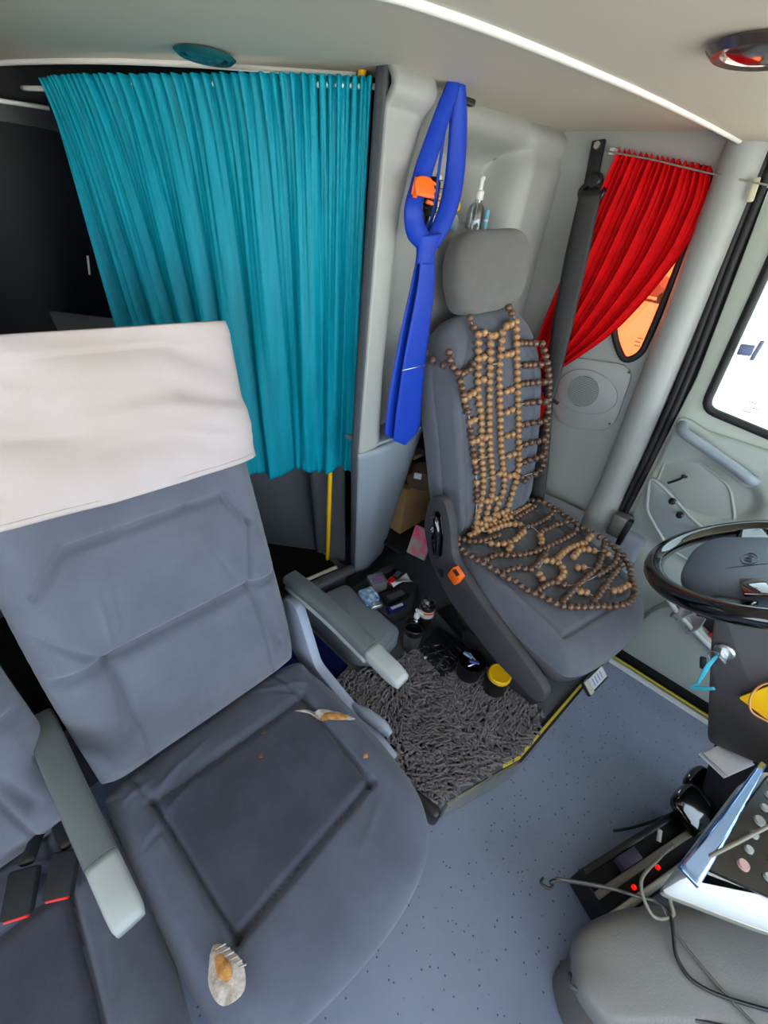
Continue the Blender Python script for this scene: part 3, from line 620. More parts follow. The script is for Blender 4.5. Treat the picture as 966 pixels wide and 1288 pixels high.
# side shield in a plane along the left flank
SH = frame(DC @ Vector((-.285, 0, 0)), (-.25, -.97, 0), (0, 0, 1))      # a runs forward, b up
shp = [(-.33, .16), (-.27, .20), (-.21, .13), (-.17, .02), (-.02, -.035), (.20, -.085), (.275, -.11), (.27, -.175), (.10, -.185), (-.14, -.145), (-.27, -.07), (-.335, .04)]
sharp(plate('side_shield', rnd(shp, .04), [], .035, SH, drv_dark, ds, bev=.010))
sharp(plate('shield_recess', rnd([(-.300, .12), (-.265, .145), (-.225, .07), (-.21, -.01), (-.245, -.04), (-.28, .02)], .03), [], .004, SH @ Matrix.Translation((0, 0, .0185)), blackg, ds, bev=.001))
tube('height_lever', [SH @ Vector((-.285, .10, .028)), SH @ Vector((-.262, .12, .034)), SH @ Vector((-.238, .07, .034)), SH @ Vector((-.226, .0, .030))], [.006, .011, .012, .008], blackg, ds, n=8, k=12)
recess = bpy.data.objects['shield_recess']
mk2 = tube('lever_mark', [SH @ Vector((-.284, .055, .0225)), SH @ Vector((-.278, .070, .0225)), SH @ Vector((-.272, .066, .0225)), SH @ Vector((-.276, .052, .0225))], .0018, whitep, recess, n=4, k=5)
for a, b in ((-.195, -.06), (-.205, -.068), (-.193, -.073)): lathe('shield_hole', [(.0001, 0), (.010, 0), (.010, .002), (.0001, .002)], SH @ Vector((a, b, .0172)), blackm, ds, R=SH.to_3x3().to_4x4(), k=14)
bcatch = box('belt_catch', SH @ Vector((-.125, -.012, .028)), (.042, .048, .026), orange, ds, R=SH.to_3x3().to_4x4() @ rot(z=-18), bev=.004)
box('catch_slot', SH @ Vector((-.118, .011, .040)), (.022, .004, .012), blackm, bcatch, R=SH.to_3x3().to_4x4() @ rot(z=-18), bev=0)
box('seat_slide', (1.19, .30, .44), (.34, .42, .05), drv_dark, ds, R=rot(z=-14), bev=.015)
def bell(u, v):
    a = u*2*math.pi; f = 1+.06*math.cos(v*math.pi*10); hx, hy = .15*f, .18*f; ca, sa = math.cos(a), math.sin(a)
    x = hx*math.copysign(abs(ca)**.5, ca); y = hy*math.copysign(abs(sa)**.5, sa); r = math.radians(-14)
    return (1.27+x*math.cos(r)-y*math.sin(r), .34+x*math.sin(r)+y*math.cos(r), .125+v*.30)
sheet('suspension_bellows', 60, 50, bell, rubber, ds, th=.003)
box('seat_foot', (1.27, .34, .122), (.34, .40, .012), black, ds, R=rot(z=-14), bev=.003)

# bead cover: chains of beads over the seat
BACK = {'dark': [[(-0.17, 0.554), (-0.151, 0.504), (-0.124, 0.445), (-0.107, 0.349), (-0.09, 0.246), (-0.086, 0.14), (-0.095, 0.031)], [(0.184, 0.607), (0.208, 0.538), (0.235, 0.439), (0.245, 0.335), (0.244, 0.255), (0.221, 0.181), (0.148, 0.139)], [(-0.20, 0.636), (-0.195, 0.603), (-0.172, 0.576), (-0.121, 0.576), (-0.086, 0.605)], [(-0.111, 0.713), (-0.092, 0.688)], [(0.043, 0.725), (0.071, 0.693)], [(0.101, 0.619), (0.184, 0.607)], [(0.105, 0.552), (0.204, 0.541)], [(0.114, 0.492), (0.222, 0.484)], [(0.117, 0.427), (0.232, 0.418)], [(0.122, 0.353), (0.24, 0.35)], [(0.121, 0.279), (0.24, 0.284)], [(0.125, 0.209), (0.23, 0.225)], [(0.109, 0.156), (0.203, 0.165)]],
 'light': [[(-0.078, 0.667), (-0.079, 0.584), (-0.08, 0.501), (-0.065, 0.409), (-0.065, 0.314), (-0.055, 0.182), (-0.085, 0.07), (-.09, .01)], [(-0.029, 0.656), (-0.032, 0.491), (-0.025, 0.303), (-0.01, 0.169), (-0.04, 0.068), (-.045, .01)], [(0.019, 0.66), (0.01, 0.548), (0.015, 0.46), (0.028, 0.289), (0.046, 0.151), (0.004, 0.066), (-.002, .01)], [(0.078, 0.683), (0.089, 0.557), (0.097, 0.466), (0.11, 0.318), (0.116, 0.198), (0.08, 0.081), (.045, .01)], [(-.09, .045), (-.04, .045), (.01, .045), (.06, .05)], [(-0.078, 0.667), (-0.043, 0.669), (-0.011, 0.656)], [(0.019, 0.665), (0.044, 0.678), (0.078, 0.678)], [(-0.079, 0.604), (-0.036, 0.599)], [(-0.079, 0.543), (-0.035, 0.53)], [(-0.028, 0.576), (0.022, 0.573)], [(0.021, 0.594), (0.082, 0.595)], [(-0.144, 0.497), (-0.079, 0.511)], [(0.024, 0.48), (0.087, 0.485)], [(0.026, 0.411), (0.096, 0.42)], [(-0.117, 0.421), (-0.057, 0.424)], [(-0.104, 0.354), (-0.026, 0.352)], [(0.029, 0.333), (0.105, 0.332)], [(-0.097, 0.286), (-0.025, 0.284)], [(-0.087, 0.207), (0.044, 0.206)], [(0.043, 0.259), (0.113, 0.259)], [(-0.083, 0.125), (0.047, 0.115)], [(0.045, 0.185), (0.117, 0.177)]]}
CUSH = {'dark': [[(-0.247, 0.226), (-0.254, 0.171), (-0.238, 0.109), (-0.212, 0.053), (-0.181, 0.005), (-0.177, -0.03), (-0.148, -0.076), (-0.125, -0.126), (-0.068, -0.161), (0.012, -0.194), (0.073, -0.219), (0.141, -0.209), (0.201, -0.161), (0.25, -0.11), (0.285, -0.04), (0.285, 0.01), (0.265, 0.088), (0.262, 0.152), (0.26, 0.228), (0.24, 0.278), (0.208, 0.31)], [(-0.238, 0.109), (-0.151, 0.124), (-0.082, 0.092), (-0.008, 0.077), (0.084, 0.075), (0.191, 0.08), (0.255, 0.097)], [(-0.212, 0.053), (-0.127, 0.048), (-0.088, 0.021), (-0.013, 0.041), (0.084, 0.075)], [(-0.229, 0.228), (-0.146, 0.2), (-0.065, 0.195)], [(0.078, 0.243), (0.202, 0.264)], [(0.055, 0.185), (0.155, 0.186), (0.264, 0.207)], [(-0.125, -0.126), (-0.05, -0.108), (0.049, -0.088), (0.157, -0.067), (0.281, -0.003)], [(-0.157, -0.056), (-0.067, -0.05), (-0.024, -0.087), (0.072, -0.099), (0.206, -0.09), (0.271, -0.061)], [(-0.03, -0.172), (0.063, -0.146), (0.157, -0.122), (0.223, -0.107)], [(0.103, 0.141), (0.192, 0.147), (0.256, 0.131)]],
 'light': [[(-.12, .265), (-.05, .272), (.02, .272), (.08, .275)], [(-0.163, 0.238), (-0.071, 0.25), (0.025, 0.25), (0.131, 0.27), (0.208, 0.28)], [(-0.141, 0.188), (-0.1, 0.159), (-0.057, 0.149)], [(-0.109, 0.25), (-0.088, 0.226), (0.006, 0.229), (0.058, 0.206)], [(-0.066, 0.01), (-0.008, 0.029), (0.025, -0.005), (-0.006, -0.045), (-0.067, -0.05), (-0.087, -0.023), (-0.066, 0.01)], [(0.103, -0.003), (0.161, 0.01), (0.216, -0.025), (0.232, -0.073)], [(0.069, -0.044), (0.117, -0.067), (0.169, -0.1), (0.214, -0.112)], [(-0.033, -0.108), (0.004, -0.134), (0.011, -0.169)], [(0.092, -0.126), (0.09, -0.167), (0.158, -0.175)], [(0.068, 0.26), (0.06, 0.217), (0.094, 0.168), (0.07, 0.113), (0.018, 0.075)], [(-0.123, 0.101), (-0.045, 0.144), (0.038, 0.17)], [(0.001, 0.006), (0.11, 0.033), (0.208, 0.03), (0.271, 0.044)]]}
bc = thing('bead_seat_cover', 'wooden bead massage cover of tan and brown beads on the driver seat', 'seat cover', (1.20, .25, .60))
def bead_mesh(m):
    bm = bmesh.new(); bmesh.ops.create_uvsphere(bm, u_segments=12, v_segments=8, radius=.0120)
    for v in bm.verts:
        v.co.z *= .88; v.co.z = max(-.0096, min(.0096, v.co.z))
    me = bpy.data.meshes.new('bead'); bm.to_mesh(me); bm.free(); me.shade_smooth(); me.materials.append(m); return me
BM = {'light': bead_mesh(bead_l), 'dark': bead_mesh(bead_d)}
def edge_drop(out, X, Y, th, p):
    return 0
beads = []; cords = []
def run(D, M0, rel, key):
    used = []
    for col in ('dark', 'light') if key == 'c' else ('light', 'dark'):
        for line in D[col]:
            L = spl(line, 10); seg = np.linalg.norm(np.diff(L, axis=0), axis=1); s = np.concatenate([[0], np.cumsum(seg)]); n = max(1, int(round(s[-1]/.0218)))
            pts = []
            for k in range(n+1):
                d = s[-1]*k/n; q = np.array([np.interp(d, s, L[:, 0]), np.interp(d, s, L[:, 1])]); h = float(rel(np.array([q[0]]), np.array([q[1]]))[0])
                d2 = np.array([np.interp(min(d+.004, s[-1]), s, L[:, i])-np.interp(max(d-.004, 0), s, L[:, i]) for i in (0, 1)])
                w_ = M0 @ Vector((q[0], q[1], h+.0095)); pts.append(w_)
                if all(np.hypot(*(q-u)) > .0172 for u in used):
                    used.append(q); beads.append((w_, M0.to_3x3() @ Vector((d2[0], d2[1], 0)), col))
            cords.append(pts)
run(BACK, DB, db_rel, 'b'); run(CUSH, DC, dc_rel, 'c')
# loop of beads hooked round the left shoulder
SL = [DB @ Vector(p) for p in ((-.195, .60, -.01), (-.213, .615, -.035), (-.220, .635, -.06), (-.218, .66, -.08))]
for q, r in zip(SL, SL[1:]+[SL[-1]+(SL[-1]-SL[-2])]): beads.append((q, r-q, 'dark'))
cpos = cam.matrix_world.translation
beads.sort(key=lambda b: (b[0]-cpos).length)
def bead_rot(d): return d.to_track_quat('Z', 'Y').to_matrix().to_4x4()
for k, (p_, d, col) in enumerate(beads[:300]):
    o = bpy.data.objects.new('bead', BM[col]); C.objects.link(o); o.parent = bc; o.location = p_-wpos(bc); o.rotation_euler = bead_rot(d).to_euler()
V = []; F = []; MI = []
for (p_, d, col) in beads[300:]:
    Rm = Matrix.Translation(p_) @ bead_rot(d); b0 = len(V); me = BM[col]; V += [tuple(Rm @ v.co) for v in me.vertices]
    F += [tuple(b0+i for i in f.vertices) for f in me.polygons]; MI += [0 if col == 'light' else 1]*len(me.polygons)
if V:
    o = mk('beads', V, F, bead_l, bc, kind='stuff'); o.data.materials.append(bead_d)
    for f, i in zip(o.data.polygons, MI): f.material_index = i
V = []; F = []
for pts in cords:
    if len(pts) < 2: continue
    v, f = tube_vf([tuple(p) for p in pts], .0014, 5); b0 = len(V); V += v; F += [tuple(i+b0 for i in q) for q in f]
mk('cord', V, F, mat('nylon_cord', (200, 190, 180), .4), bc, kind='stuff')
box('plastic_tag', DC @ Vector((.262, -.105, .012)), (.030, .045, .006), clearp, bc, R=DC.to_3x3().to_4x4(), bev=.002)

# seat belt
def ribbon(name, P, W, N, m, parent=None, th=.002, curl=0, n=8, nu=7, kind=None):
    P = spl(P, n); k = len(P); W = np.interp(np.linspace(0, 1, k), np.linspace(0, 1, len(W)), W); T = np.gradient(P, axis=0); T /= np.linalg.norm(T, axis=1)[:, None]
    Nn = spl([N]*2, 1) if np.ndim(N) == 1 else spl(N, n); Nn = np.tile(np.array(N, float), (k, 1)) if np.ndim(N) == 1 else Nn[:k]
    Sd = np.cross(T, Nn); Sd /= np.linalg.norm(Sd, axis=1)[:, None]; Nn = np.cross(Sd, T)
    return sheet(name, nu, k, lambda u, v: tuple(P[int(round(v*(k-1)))]+Sd[int(round(v*(k-1)))]*(u-.5)*W[int(round(v*(k-1)))]+Nn[int(round(v*(k-1)))]*curl*(1-(2*u-1)**2)), m, parent, th, kind)
sb = thing('seat_belt', 'black three-point seat belt hanging from the wall beside the red curtain', 'seat belt', (1.60, .60, .60))
ribbon('webbing', [(1.600, .655, 1.615), (1.585, .63, 1.45), (1.575, .60, 1.25), (1.57, .565, 1.04), (1.567, .545, .97)], [.062, .072, .068, .046, .018], (-1, -.25, 0), belt_m, sb, curl=.004)
ribbon('webbing', [(1.568, .548, .98), (1.567, .535, .90), (1.56, .50, .75), (1.55, .465, .60)], [.018, .040, .058, .062], (-1, -.25, 0), belt_m, sb, curl=.004)
box('belt_clip', (1.563, .548, 1.0), (.012, .065, .010), black, sb, R=rot(x=14), bev=.002)
box('anchor_rail', (1.652, .69, 1.675), (.014, .040, .13), black, sb, R=rot(x=-8), bev=.004)
tube('belt_guide', [(1.632, .665+.036*math.cos(a), 1.612+.022*math.sin(a)) for a in np.linspace(0, 2*math.pi, 20, endpoint=False)], .008, black, sb, closed=True, k=8)
lathe('anchor_cap', [(.024, 0), (.024, .014), (.016, .022), (.0001, .024)], (1.645, .668, 1.640), black, sb, R=rot(y=-90), k=20)
lathe('anchor_bolt', [(.010, 0), (.010, .008), (.0001, .008)], (1.643, .695, 1.725), alu, sb, R=rot(y=-90), k=6)

# ============================================================ CURTAINS
tc = thing('teal_curtain', 'teal satin curtain gathered on a thin rod left of the grey column', 'curtain', (.62, 1.1, .80))
CT = [(.790, .805), (.68, .93), (.58, 1.14), (.475, 1.36), (.43, 1.46)]; CTs = spl(CT, 12)
def ctp(t, S=CTs):
    x = t*(len(S)-1); i = min(len(S)-2, int(x)); return S[i]+(S[i+1]-S[i])*(x-i)
CBs = spl([(.852, .85), (.73, .95), (.58, 1.04), (.50, 1.14), (.43, 1.30)], 12)
fr = rng.normal(size=40)
def teal_f(u, v):
    t0 = ctp(u); b0 = ctp(u, CBs); s = v**.8
    zt = 1.700-.045*u; zb = .800-.03*u+.01*math.sin(u*30); z = zt+(zb-zt)*v
    p = t0+(b0-t0)*v; d = ctp(min(1, u+.02))-ctp(max(0, u-.02)); n = np.array([d[1], -d[0]]); n /= np.linalg.norm(n)
    ph = u*2*math.pi*42+1.2*math.sin(u*17); big = math.sin(u*2*math.pi*9.5+1.5*math.sin(u*11)+.6*math.sin(v*3+u*5))
    k = math.exp(-v*9); f = .0085*k*math.sin(ph)+.003*math.exp(-v*5)*math.sin(u*2*math.pi*71+3*math.sin(u*9))+(.003+.010*min(1, v*2))*big*(1-k*.6)+.004*math.sin(u*2*math.pi*21+v*2+2*math.sin(u*9))*(.4+.6*v)
    f += .0035*math.sin(ph*.7+1)*math.exp(-(1-v)*12)
    f += .014*math.exp(-v*14)
    return (p[0]-n[0]*f, p[1]-n[1]*f, z)
sheet('curtain_cloth', 420, 90, teal_f, teal, tc, th=.0012)
tag(tube('curtain_rod', [(.80, .79, 1.690)]+[(float(ctp(t)[0]), float(ctp(t)[1]), 1.688-.045*t) for t in (.2, .4, .6, .8, 1)]+[(.42, 1.62, 1.648)], .005, ceil_w, n=6, k=8), 'thin white rod carrying the teal curtain', 'curtain rod')
rc = thing('red_curtain', 'red cloth curtain pulled aside across the quarter window', 'curtain', (1.61, .55, 1.05))
Ls = spl([(.625, 1.715), (.650, 1.55), (.675, 1.35), (.69, 1.20), (.685, 1.08), (.66, 1.0)], 10); Rs = spl([(.365, 1.680), (.345, 1.60), (.355, 1.47), (.43, 1.28), (.53, 1.145), (.60, 1.07)], 10)
def red_f(u, v):
    l, r = ctp(v, Ls), ctp(v, Rs); y, z = l+(r-l)*u; k = math.exp(-v*10)
    ph = u*2*math.pi*17+.8*math.sin(u*13); f = .009*math.sin(ph)*(.5+.5*k)+.010*math.sin(u*2*math.pi*5.5+1+v)*min(1, v*3)+.004*math.sin(u*2*math.pi*11+v*3)*(1-.3*v)
    z += .006*k*math.sin(ph*.98+.5)
    return (1.636-.012*v-f*(.7+.3*(1-v)), y, z)
sheet('curtain_cloth', 260, 80, red_f, red, rc, th=.0012)
tag(tube('curtain_wire', [(1.655, .665, 1.715), (1.612, .62, 1.705), (1.612, .50, 1.69), (1.612, .36, 1.668), (1.605, .24, 1.652), (1.60, .10, 1.63)], .0022, alu, n=6, k=6), 'thin steel wire stretched through the red curtain to the door', 'curtain wire')
st(box('wire_hook', (1.615, .248, 1.640), (.012, .014, .05), mat('cream_hook', (206, 200, 170), .4), R=rot(x=-10), bev=.003))
st(box('wire_hook', (1.650, .645, 1.712), (.03, .016, .016), ceil_w, bev=.003))
# small red bag knotted below the curtain
rb = thing('red_pouch', 'crumpled red pouch with blue patches hanging behind the seat belt', 'pouch', (1.60, .60, .83))
pad('pouch_body', [(-.05, -.10), (-.055, 0), (-.035, .10), (0, .12), (.035, .10), (.05, 0), (.045, -.09), (0, -.11)], .05, frame((1.62, .605, .93), (.2, -1, 0), (0, .1, 1)), red, rb, top=lambda X, Y: .012*nz(X, Y, 60, 4), n=40, p=3)
for (a, b, m_) in ((-.02, .07, bluep), (.0, .045, blue), (.015, .08, blue), (.02, -.05, whitep)): blob('printed_patch', [(a-.012, b), (a, b+.012), (a+.012, b), (a, b-.012)], m_, rb, frame((1.62, .605, .93), (.2, -1, 0), (0, .1, 1)), .05, lambda X, Y, th: .026, .002, .002, n=4)

# ============================================================ TIE AND CLIP
tie = thing('necktie', 'royal blue necktie knotted in a loop over the ceiling peg', 'necktie', (.93, .72, .93))
yT = .728
ribbon('neck_loop', [(.945, yT, 1.725), (.915, yT, 1.66), (.875, yT-.006, 1.58), (.852, yT-.012, 1.535), (.842, yT-.018, 1.505), (.860, yT-.015, 1.475), (.900, yT-.012, 1.452)], [.03, .038, .044, .040, .046, .050, .04], (-.3, -1, 0), blue, tie, curl=.009, nu=9)
ribbon('neck_loop', [(.955, yT, 1.725), (.975, yT, 1.67), (.985, yT-.004, 1.60), (.978, yT-.010, 1.54), (.955, yT-.014, 1.490), (.930, yT-.012, 1.452)], [.03, .040, .046, .048, .044, .04], (-.5, -1, 0), blue, tie, curl=.009, nu=9)
ribbon('neck_loop_back', [(.952, yT+.014, 1.72), (.955, yT+.02, 1.62), (.950, yT+.016, 1.50), (.92, yT+.008, 1.46)], [.02, .032, .036, .03], (.7, -1, 0), blue, tie, curl=.004, nu=7)
def knot(u, v):
    a = u*2*math.pi; hw = .046-.016*v-.006*math.sin(v*math.pi); return (.912-.002*v+hw*math.cos(a), yT-.014+.017*math.sin(a)*(1-.2*v), 1.468-.060*v+.006*math.cos(a)*(1-v))
sheet('knot', 28, 12, knot, blue, tie, th=.002)
ribbon('narrow_end', [(.912, yT-.004, 1.43), (.905, yT, 1.25), (.895, yT+.002, 1.10), (.893, yT+.002, .985), (.893, yT+.002, .955)], [.040, .075, .082, .078, .01], (0, -1, 0), blue, tie, curl=.002, nu=7)
ribbon('wide_end', [(.910, yT-.020, 1.425), (.918, yT-.022, 1.35), (.920, yT-.018, 1.20), (.928, yT-.016, 1.05), (.935, yT-.016, .965), (.935, yT-.016, .93)], [.050, .068, .092, .112, .120, .012], (0, -1, 0), blue, tie, curl=.003, nu=9)
box('tie_pin', (.918, yT-.022, 1.165), (.10, .003, .003), chrome, tie, R=rot(y=0), bev=.001)
hc = thing('hair_claw', 'small bright orange hair claw clipped to the blue tie loop', 'hair clip', (.875, .70, 1.525))
for s in (-1, 1):
    pad('claw_jaw', [(-.022, -.012), (-.025, .01), (-.012, .020), (.014, .020), (.024, .010), (.022, -.014)], .007, frame((.848, .700+.008*s, 1.545), (1, .2*s, 0), (0, -.25*s, 1)), orange, hc, n=24, p=3)
for k in range(4): tube('tooth', [(.863, .694, 1.558-.011*k), (.878, .690, 1.556-.011*k), (.884, .697, 1.554-.011*k)], [.0038, .0034, .002], orange, hc, n=4, k=8)
tube('spring', [(.832, .702, 1.528), (.830, .700, 1.562)], .005, orange, hc, n=1, k=8)

# ============================================================ NICHE THINGS (shelf top about z 1.455)
gr = thing('mesh_grille', 'black slotted plastic grille below the niche behind the headrest', 'grille', (1.15, .845, 1.30))
box('grille_back', (1.15, .846, 1.375), (.17, .006, .14), blackm, gr, bev=.004)
for r in range(8):
    z0 = 1.315+r*.017
    box('rib', (1.15, .840, z0-.0085), (.165, .006, .0035), greywall, gr, bev=0)
    for c in range(9): box('rib', (1.075+c*.019+(r % 2)*.009, .840, z0), (.003, .006, .014), greywall, gr, bev=0)
sl = st(box('niche_shelf', (1.25, .905, 1.449), (.345, .13, .010), panel, bev=.003))
b = thing('spray_bottle', 'clear spray bottle with white pump in the wall niche', 'bottle', (1.325, .87, 1.455))
lathe('bottle_body', [(.024, 0), (.026, .004), (.026, .068), (.022, .085), (.011, .094), (.011, .102), (.0095, .102), (.0095, .093), (.020, .084), (.0245, .067), (.0245, .006), (.0001, .004)], (1.325, .87, 1.455), clearp, b)
lathe('pump_collar', [(.012, 0), (.013, .002), (.013, .020), (.009, .024), (.0001, .024)], (1.325, .87, 1.555), whitep, b, k=20)
lathe('pump_head', [(.007, 0), (.007, .022), (.009, .026), (.008, .032), (.0001, .033)], (1.325, .87, 1.578), whitep, b, k=16)
tube('dip_tube', [(1.325, .87, 1.465), (1.326, .87, 1.56)], .0016, whitep, b, n=1, k=5)
t = thing('toothbrush_case', 'pale blue upright tube beside the clear spray bottle', 'tube', (1.378, .865, 1.455)); lathe('tube_body', [(.007, 0), (.008, .03), (.008, .075), (.007, .08), (.0001, .08)], (1.378, .865, 1.455), bluep, t, k=12); lathe('tube_cap', [(.0085, .05), (.0085, .052), (.0085, .056)], (1.378, .865, 1.455), whitep, t, k=12)
t = thing('plastic_bag', 'crumpled clear plastic bag of toiletries with a blue stripe in the niche', 'bag', (1.19, .88, 1.455))
pad('bag_body', [(-.06, 0), (-.055, .05), (-.02, .075), (.03, .06), (.055, .045), (.058, .0), (0, -.002)], .05, frame((1.19, .885, 1.457), (1, 0, 0), (0, 0, 1)), mat('milky_bag', (205, 214, 216), .25, alpha=.75), t, top=lambda X, Y: .010*nz(X, Y, 80, 6), n=40, p=3)
blob('bag_stripe', [(-.03, .055), (-.01, .05), (.015, .02), (.005, .015), (-.02, .035)], bluep, t, frame((1.19, .885, 1.457), (1, 0, 0), (0, 0, 1)), .05, lambda X, Y, th: .03, .003, .002, n=4)
t = thing('cotton_bundle', 'white bundle standing behind the blue tie in the niche', 'bundle', (1.135, .875, 1.455)); tube('bundle_body', [(1.135, .89, 1.46), (1.14, .888, 1.52), (1.132, .888, 1.56), (1.142, .888, 1.59)], [.016, .014, .008, .010], paper, t, n=6, k=10); tube('bundle_neck', [(1.146, .886, 1.53), (1.150, .884, 1.555)], .008, mat('peach_cap', (226, 160, 110), .4), t, n=1)
t = thing('yellow_tape_roll', 'tiny yellow and black tape roll on the bag in the niche', 'tape roll', (1.20, .868, 1.525)); lathe('roll', [(.008, 0), (.014, 0), (.014, .012), (.008, .012)], (1.205, .868, 1.532), yellow, t, R=rot(x=80), k=20); lathe('roll', [(.008, 0), (.014, 0), (.014, .012), (.008, .012)], (1.182, .868, 1.530), black, t, R=rot(x=70), k=20)
hb = thing('hair_brush', 'dark bristly brush seen through the blue tie loop', 'brush', (1.04, .83, 1.46))
tube('brush_handle', [(1.04, .828, 1.455), (1.04, .828, 1.50)], .006, black, hb, n=1); lathe('brush_head', [(.012, 0), (.018, .01), (.018, .07), (.010, .08), (.0001, .08)], (1.04, .822, 1.50), blackm, hb, k=16)
for k in range(24):
    a = k*2.4; z = 1.505+.003*k; tube('bristle', [(1.04, .822, z), (1.04+.026*math.cos(a), .822+.026*math.sin(a), z)], .0012, greywall, hb, n=1, k=4)

# yellow cord beside the column
tag(tube('wall_cord', [(.79, .83, 1.72), (.80, .885, 1.55), (.795, .89, .95), (.80, .897, .78), (.825, .925, .61), (.862, .965, .45), (.902, 1.01, .27)], .008, yellow, n=8, k=10), 'yellow cord running down beside the grey column under the teal curtain', 'cord')

# ============================================================ CONSOLE AND PLATFORM THINGS
cb = thing('console_box', 'grey moulded console box between passenger armrest and driver platform', 'console', (.70, .64, .115))
sharp(plate('console_body', rnd([(.70, .93), (.70, .62), (.765, .555), (.905, .575), (.915, .90)], .03), [], .095, ZW(.163), panel2, cb, bev=.018))
sharp(plate('console_lid', rnd([(.72, .91), (.72, .635), (.775, .58), (.89, .595), (.90, .88)], .025), [], .014, ZW(.214), panel2, cb, bev=.005))
sharp(plate('side_tray', rnd([(.922, .88), (.922, .65), (1.06, .64), (1.16, .70), (1.16, .85), (1.0, .88)], .02), [], .07, ZW(.152), drv_dark, cb, bev=.01))
TZ = .188
t = thing('blue_packet', 'crumpled blue and silver sweet packet at the back of the grey console box', 'packet', (.90, .75, TZ)); pad('packet_body', [(-.03, -.035), (-.032, .035), (0, .04), (.03, .036), (.032, -.03), (0, -.038)], .03, frame((.905, .755, .242), (1, -.3, 0), (.3, 1, .1)), bluepk, t, top=lambda X, Y: .010*nz(X, Y, 120, 8), n=40, p=3)
pad('packet_end', [(-.022, -.016), (-.02, .016), (.02, .018), (.026, -.012)], .022, frame((.895, .71, .239), (1, -.5, 0), (.5, 1, 0)), silver, t, top=lambda X, Y: .008*nz(X, Y, 160, 9), n=24, p=3)
def smallbox(name, lab, cat, c, s, rz, mm, stripe=None, rx=0):
    t = thing(name, lab, cat, c); z = c[2]+s[2]/2; Rr = rot(z=rz) @ rot(x=rx); box('box_body', (c[0], c[1], z), s, mm, t, R=Rr, bev=.002)
    if stripe: box('box_label', Vector((c[0], c[1], z))+Rr.to_3x3() @ Vector((0, -s[1]*.1, s[2]/2)), (s[0]*.7, s[1]*.5, .0015), stripe, t, R=Rr, bev=0)
    return t
smallbox('cream_box', 'silver box with violet label at the back of the side tray', 'box', (.995, .80, TZ), (.07, .06, .065), -20, silver, mat('violet_label', (132, 96, 150), .5))
smallbox('phone_case', 'black slim case leaning across the side tray', 'case', (1.015, .71, TZ), (.11, .055, .028), -14, black, greywall)
smallbox('small_carton', 'narrow white and blue carton at the front of the side tray', 'carton', (.975, .665, TZ), (.08, .025, .024), -16, mat('dark_blue_print', (26, 36, 110), .4), whitep)
t = thing('bottle_cap', 'shiny red bottle cap among the clutter on the side tray', 'cap', (1.045, .765, TZ+.03)); lathe('cap_body', [(.014, 0), (.016, .002), (.016, .020), (.013, .024), (.0001, .024)], (1.045, .765, .222), redp, t, R=rot(x=20), k=24); lathe('cap_top', [(.010, .0245), (.010, .026), (.0001, .026)], (1.045, .765, .222), redp, t, R=rot(x=20), k=16)
t = tag(sheet('paper_scrap', 16, 10, lambda u, v: (1.03+u*.10, .735-.03*u+v*.045, .226+.014*math.sin(u*4+v*3)), paper, th=.001), 'folded white paper scrap on top of the side tray clutter', 'paper')
smallbox('clear_blister', 'clear plastic blister pack at the far end of the side tray', 'packet', (1.10, .78, TZ), (.06, .05, .04), 10, clearp, silver)
smallbox('dark_wallet', 'dark folded wallet wedged by the seat shield', 'wallet', (1.07, .825, TZ), (.08, .03, .045), -5, drv_dark)
# foam cup, cardboard and tape behind the seat
t = thing('tape_reel', 'brown packing tape reel with white sticker behind the driver seat', 'tape roll', (1.20, .90, .50)); lathe('reel', [(.022, -.03), (.055, -.03), (.055, .03), (.022, .03)], (1.27, .86, .62), brown, t, R=rot(y=72, z=30), k=32); box('sticker', (1.225, .845, .645), (.002, .03, .025), paper, t, R=rot(z=30), bev=0)
smallbox('cardboard_box', 'open cardboard box in the recess behind the driver seat', 'box', (1.34, .98, .312), (.22, .18, .24), 0, cardb, brown)
smallbox('carton_flap', 'tan cardboard strip above the tape reel behind the seat', 'cardboard', (1.30, .90, .70), (.14, .04, .016), 0, cardb)
smallbox('grey_case', 'dark glossy case on the recess shelf behind the driver seat', 'case', (1.32, .90, .812), (.16, .10, .07), 8, blackg)
t = thing('magazine', 'bright printed magazine wedged beside the driver seat', 'magazine', (1.12, .70, .42)); box('magazine_cover', (1.11, .70, .45), (.008, .08, .12), mat('print_mix', (60, 170, 140), .5, rgb2=(210, 60, 110), scale=18), t, R=rot(y=20, z=10), bev=0); box('magazine_pages', (1.117, .70, .448), (.006, .078, .118), paper, t, R=rot(y=20, z=10), bev=0)

